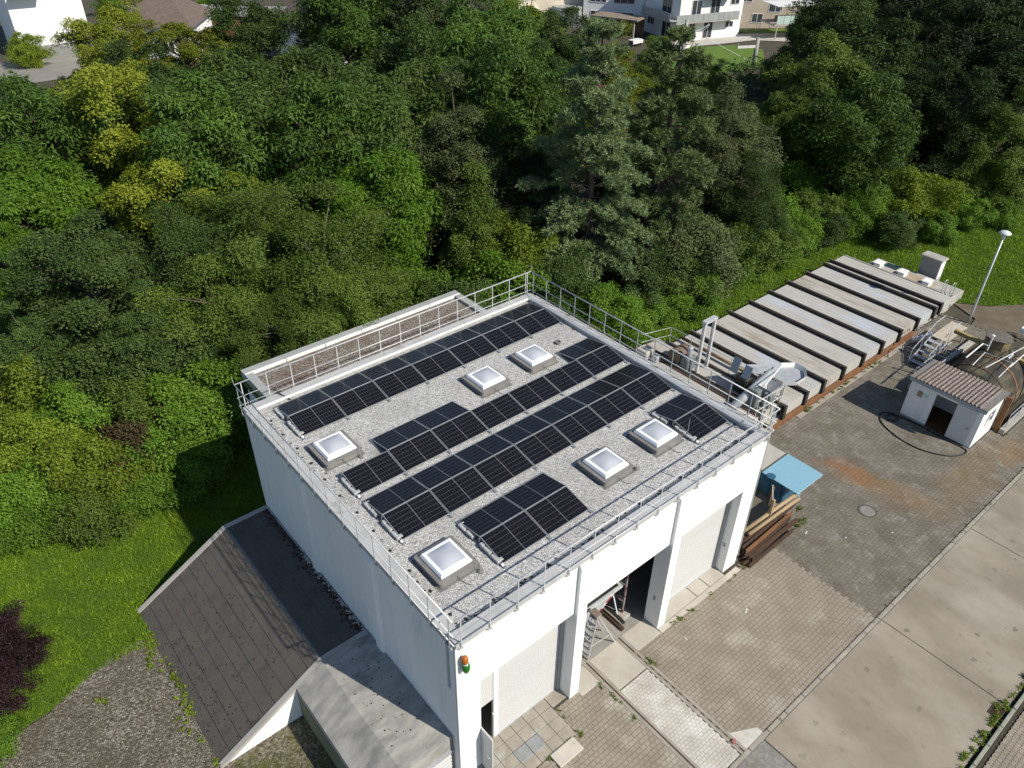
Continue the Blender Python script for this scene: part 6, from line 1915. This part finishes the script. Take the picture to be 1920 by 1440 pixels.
# forest floor cover: leaf sprays near the ground, nobody could count them
def cover(name, poly_boxes, per_m2, L, W, mk, zmax, seed, label):
    rng = np.random.default_rng(seed)
    PP_ = []
    for (x0, x1, y0, y1) in poly_boxes:
        n = int((x1 - x0) * (y1 - y0) * per_m2)
        p = np.stack([rng.uniform(x0, x1, n), rng.uniform(y0, y1, n), np.zeros(n)], 1)
        h = .5 + .5 * np.sin(p[:, 0] * 1.3 + 1.7 * np.sin(p[:, 1] * .9)) * np.cos(p[:, 1] * 1.1 + np.sin(p[:, 0] * .7))
        p[:, 2] = rng.uniform(0, 1, n) ** .6 * zmax * (.25 + .75 * h)
        PP_.append(p)
    P = np.concatenate(PP_)
    n = len(P)
    D = nrm(rng.normal(0, 1, (n, 3)) * np.array([1, 1, .35]) + np.array([0, 0, .05]))
    N = nrm(rng.normal(0, .45, (n, 3)) + np.array([0, 0, 1]))
    V, F, R = leaves(P, D, N, L * rng.uniform(.6, 1.3, n), W * rng.uniform(.7, 1.2, n), rng.uniform(0, 1, n))
    o = link(name, mesh_np(name, V, F, R), LM[mk])
    return tag(o, label, None, None, 'stuff')


cover("undergrowth", [(-14, 2, 20.5, 34), (2, 22, 20, 34), (14.5, 23, 13.5, 20), (20, 40, 15.5, 24), (40, 62, 13.6, 24), (56, 72, 9, 16)], 34, .26, .18, "dark", .9, 41, "low leafy undergrowth beneath the trees")
cover("undergrowth", [(-14, 60, 34, 62), (60, 84, 24, 50), (40, 60, 24, 34)], 9, .5, .34, "dark", 1.6, 42, "leafy undergrowth deeper in the wood")


def in_poly(P, poly):
    x, y = P[:, 0], P[:, 1]
    ins = np.zeros(len(P), bool)
    j = len(poly) - 1
    for i in range(len(poly)):
        xi, yi = poly[i]
        xj, yj = poly[j]
        c = ((yi > y) != (yj > y)) & (x < (xj - xi) * (y - yi) / (yj - yi + 1e-12) + xi)
        ins ^= c
        j = i
    return ins


LM['grass'] = leaf_mat("grass_blade", (.070, .150, .008), (.255, .390, .030), trans=.35, rough=.5, vary=0)


def grass(name, poly, box, per_m2, hgt, wid, seed, label):
    rng = np.random.default_rng(seed)
    x0, x1, y0, y1 = box
    n = int((x1 - x0) * (y1 - y0) * per_m2)
    P = np.stack([rng.uniform(x0, x1, n), rng.uniform(y0, y1, n), np.full(n, -.03)], 1)
    P = P[in_poly(P, poly)]
    n = len(P)
    f = .5 + .5 * np.sin(P[:, 0] * 2.1 + np.sin(P[:, 1] * 1.3) * 2) * np.sin(P[:, 1] * 1.7 + np.sin(P[:, 0] * .8) * 2)
    D = nrm(rng.normal(0, .55, (n, 3)) * np.array([1, 1, .2]) + np.array([0, 0, 1]))
    S = nrm(np.cross(D, rng.normal(0, 1, (n, 3))))
    L = hgt * rng.uniform(.5, 1.3, n) * (.7 + .6 * f)
    W = wid * rng.uniform(.7, 1.3, n)
    V = np.stack([P - S * W[:, None] * .5, P + S * W[:, None] * .5, P + D * L[:, None]], 1).reshape(-1, 3)
    F = np.arange(3 * n).reshape(-1, 3)
    R = np.repeat(np.clip(.45 * f + .55 * rng.uniform(0, 1, n), 0, 1), 3)
    o = link(name, mesh_np(name, V, F, R), LM['grass'])
    return tag(o, label, None, None, 'stuff')


grass("grass", LAWN_L, (-13, 2.3, 9.5, 21.5), 1100, .10, .026, 51, "short lawn grass between hall and hedge")
grass("grass", LAWN_L, (-13, 2.3, 9.5, 21.5), 90, .17, .05, 53, "coarser tufts in the lawn beside the hall")
grass("grass", LAWN_R, (22, 66, -6, 16), 260, .17, .05, 52, "longer grass beyond the covered tank")


def weeds(name, segs, per_m, spread, L, W, zmax, mk, seed, label):
    rng = np.random.default_rng(seed)
    PP_ = []
    for (a, b) in segs:
        a, b = np.array(a), np.array(b)
        l = np.linalg.norm(b - a)
        nc = max(1, int(l * per_m))
        t = rng.uniform(0, 1, nc)
        t = t[rng.uniform(0, 1, nc) < (.35 + .65 * (np.sin(t * l * 1.9 + seed) > -.1))]
        c = a + (b - a) * t[:, None] + rng.normal(0, spread, (len(t), 2))
        k = 16
        size = np.repeat(rng.uniform(.3, 1, len(c)), k)
        q = np.repeat(c, k, 0) + rng.normal(0, .05, (len(c) * k, 2)) * size[:, None]
        z = rng.uniform(0, zmax, len(q)) * size
        PP_.append(np.concatenate([q, z[:, None]], 1))
    P = np.concatenate(PP_)
    n = len(P)
    D = nrm(rng.normal(0, 1, (n, 3)) * np.array([1, 1, .3]) + np.array([0, 0, .45]))
    N = nrm(rng.normal(0, .5, (n, 3)) + np.array([0, 0, 1]))
    V, F, R = leaves(P, D, N, L * rng.uniform(.5, 1.3, n), W * rng.uniform(.6, 1.2, n), rng.uniform(0, 1, n))
    o = link(name, mesh_np(name, V, F, R), LM[mk])
    return tag(o, label, None, None, 'stuff')


weeds("weeds", [((14, -5.02), (30, -5.02)), ((8.3, -5.3), (9.3, -5.2))], 3.0, .04, .06, .02, .05, "olive", 61, "sparse weeds in the forecourt kerb joint")
weeds("weeds", [((10, -9.74), (19, -9.72)), ((11, -9.66), (16.5, -9.6))], 7, .05, .12, .035, .12, "ygreen", 62, "weeds growing along the far kerb of the road")
weeds("weeds", [((9.0, -.40), (13.8, -.42)), ((3.85, -1.3), (3.9, .0)), ((7.68, -.2), (7.7, -1.6)), ((5.65, -.4), (5.68, -2.0)), ((2.3, -1.28), (3.7, -1.28)), ((13.8, -.3), (15.8, -.2))], 5, .05, .07, .035, .06, "ygreen", 63, "small weeds in the paving joints before the doors")
weeds("weeds", [((24.5, 3.85), (33, 3.85)), ((18, -.1), (18.6, .1)), ((17, -.5), (18.5, -.3)), ((30.9, -3.3), (31.3, -3.0))], 6, .06, .1, .045, .12, "ygreen", 64, "weeds along the tank kerb and scrap pile")
weeds("weeds", [((-5.55, 11.2), (-5.45, 5.0)), ((-6, 10.6), (-5.6, 9)), ((-7.5, 9.8), (-7.2, 9.4)), ((-5.8, 7.5), (-5.7, 6.3))], 9, .16, .1, .05, .12, "ygreen", 65, "weeds at the foot of the dark sloped roof")


# loose litter, moss clumps on the dark roof and the rubble strip at the wall foot
def clumps(name, pts, r, mt, seed, label, kind='stuff'):
    rng = random.Random(seed)
    mb = MB()
    for (x, y, z) in pts:
        s = r * rng.uniform(.5, 1.4)
        a0 = rng.uniform(0, 6.28)
        n = 6
        ring = [(x + s * math.cos(a0 + 6.283 * i / n) * rng.uniform(.7, 1.2), y + s * math.sin(a0 + 6.283 * i / n) * rng.uniform(.7, 1.2), z) for i in range(n)]
        mb.add(ring + [(x, y, z + s * .55)], [(i, (i + 1) % n, n) for i in range(n)])
    me = mb.mesh(name)
    return tag(link(name, me, mt), label, None, None, kind)


rr = random.Random(9)


def roofpt(x, y):
    z = RZ if x > RX else RZ - (RX - x) * RZ / (RX - LX)
    return (x, y, z + .001)


moss_d = mat("dark_moss", (.030, .020, .016), (.05, .03, .022), scale=8, rough=1)
pts = []
for _ in range(620):
    y = rr.uniform(5.4, 12.4)
    x = LX + abs(rr.gauss(0, .55)) if rr.random() < .6 else rr.uniform(LX, RX)
    if x < RX and (math.sin(y * 2.1) + math.sin(y * .8 + 1) > -.2 or rr.random() < .25):
        pts.append(roofpt(x, y))
clumps("moss_clumps", pts, .035, moss_d, 1, "dark moss clumps scattered over the sloped bitumen roof")
pts = [roofpt(-.08 - abs(rr.gauss(0, .16)), rr.uniform(5.3, 12.5)) for _ in range(420)]
clumps("moss_clumps", pts, .045, moss_d, 2, "dark moss clumps along the hall wall foot")
pts = [roofpt(-.06 - abs(rr.gauss(0, .07)), rr.uniform(5.3, 9.6)) for _ in range(110)]
clumps("rubble", pts, .05, concrete, 3, "pale rubble stones along the hall wall foot")
pts = [(rr.uniform(-1.7, -.1), rr.uniform(1.2, 4.8), RZ + .041) for _ in range(60)]
clumps("moss_clumps", pts, .025, moss_d, 4, "dark moss dots on the concrete ramp top")
stone_m = mat("yard_stone", (.33, .30, .26), (.16, .14, .115), scale=9, rough=.9)
pts = [(rr.uniform(-11, -2.9), rr.uniform(-1, 11), -.02) for _ in range(5200)]
pts = [p for p in pts if not (p[0] > LX - .05 and p[1] > 5.0) and p[1] < 10.4 + .35 * math.sin(p[0] * 2) + (.6 if p[0] > -7.5 else 0)]
clumps("gravel_stones", pts, .022, stone_m, 5, "loose pebbles over the gravel yard")
pts = [(rr.uniform(.4, 13.3), rr.uniform(.4, 12.4), GZ) for _ in range(5500)]
clumps("roof_pebbles", pts, .017, mat("roof_pebble", (.48, .46, .43), (.22, .21, .19), scale=17, lo=.42, hi=.58, rough=.9), 6, "loose pebbles over the hall roof gravel")
pts = []
for _ in range(150):
    e = rr.random()
    if e < .45:
        pts.append((rr.uniform(.5, 13.2), .36 + abs(rr.gauss(0, .10)), GZ))
    elif e < .75:
        pts.append((.36 + abs(rr.gauss(0, .10)), rr.uniform(.5, 12.3), GZ))
    else:
        pts.append((HW - .46 - abs(rr.gauss(0, .10)), rr.uniform(.5, 12.3), GZ))
clumps("roof_moss", pts, .045, mat("roof_moss_brown", (.055, .048, .026), (.035, .035, .02), scale=9, rough=1), 7, "dark moss tufts in the gravel along the parapets")
litter = mat("white_litter", (.52, .52, .49), rough=.7)
for i, (x, y, a, l) in enumerate(((12.0, -1.75, .4, .24), (9.35, -1.1, 1.2, .09), (18.4, -2.1, .2, .06), (20.2, -3.2, .9, .05), (17.3, -.9, .3, .2))):
    solo("litter_scrap", MB().add([(x, y, .004), (x + l * math.cos(a), y + l * math.sin(a), .03), (x + l * .8 * math.cos(a) + .05, y + l * .8 * math.sin(a) - .04, .012), (x + .04, y - .05, .004)], [(0, 1, 2, 3)])
         .add([(x, y, .003), (x + l * math.cos(a), y + l * math.sin(a), .029), (x + l * .8 * math.cos(a) + .05, y + l * .8 * math.sin(a) - .04, .011), (x + .04, y - .05, .003)], [(3, 2, 1, 0)]), litter,
         ["long pale litter scrap on the light block paving", "small pale scrap beside the rail track", "tiny pale scrap on dark paving left of the manhole", "tiny pale scrap between manhole and road", "bent white wire scrap before the scrap pile"][i], "litter", (x, y, 0), "litter scraps")
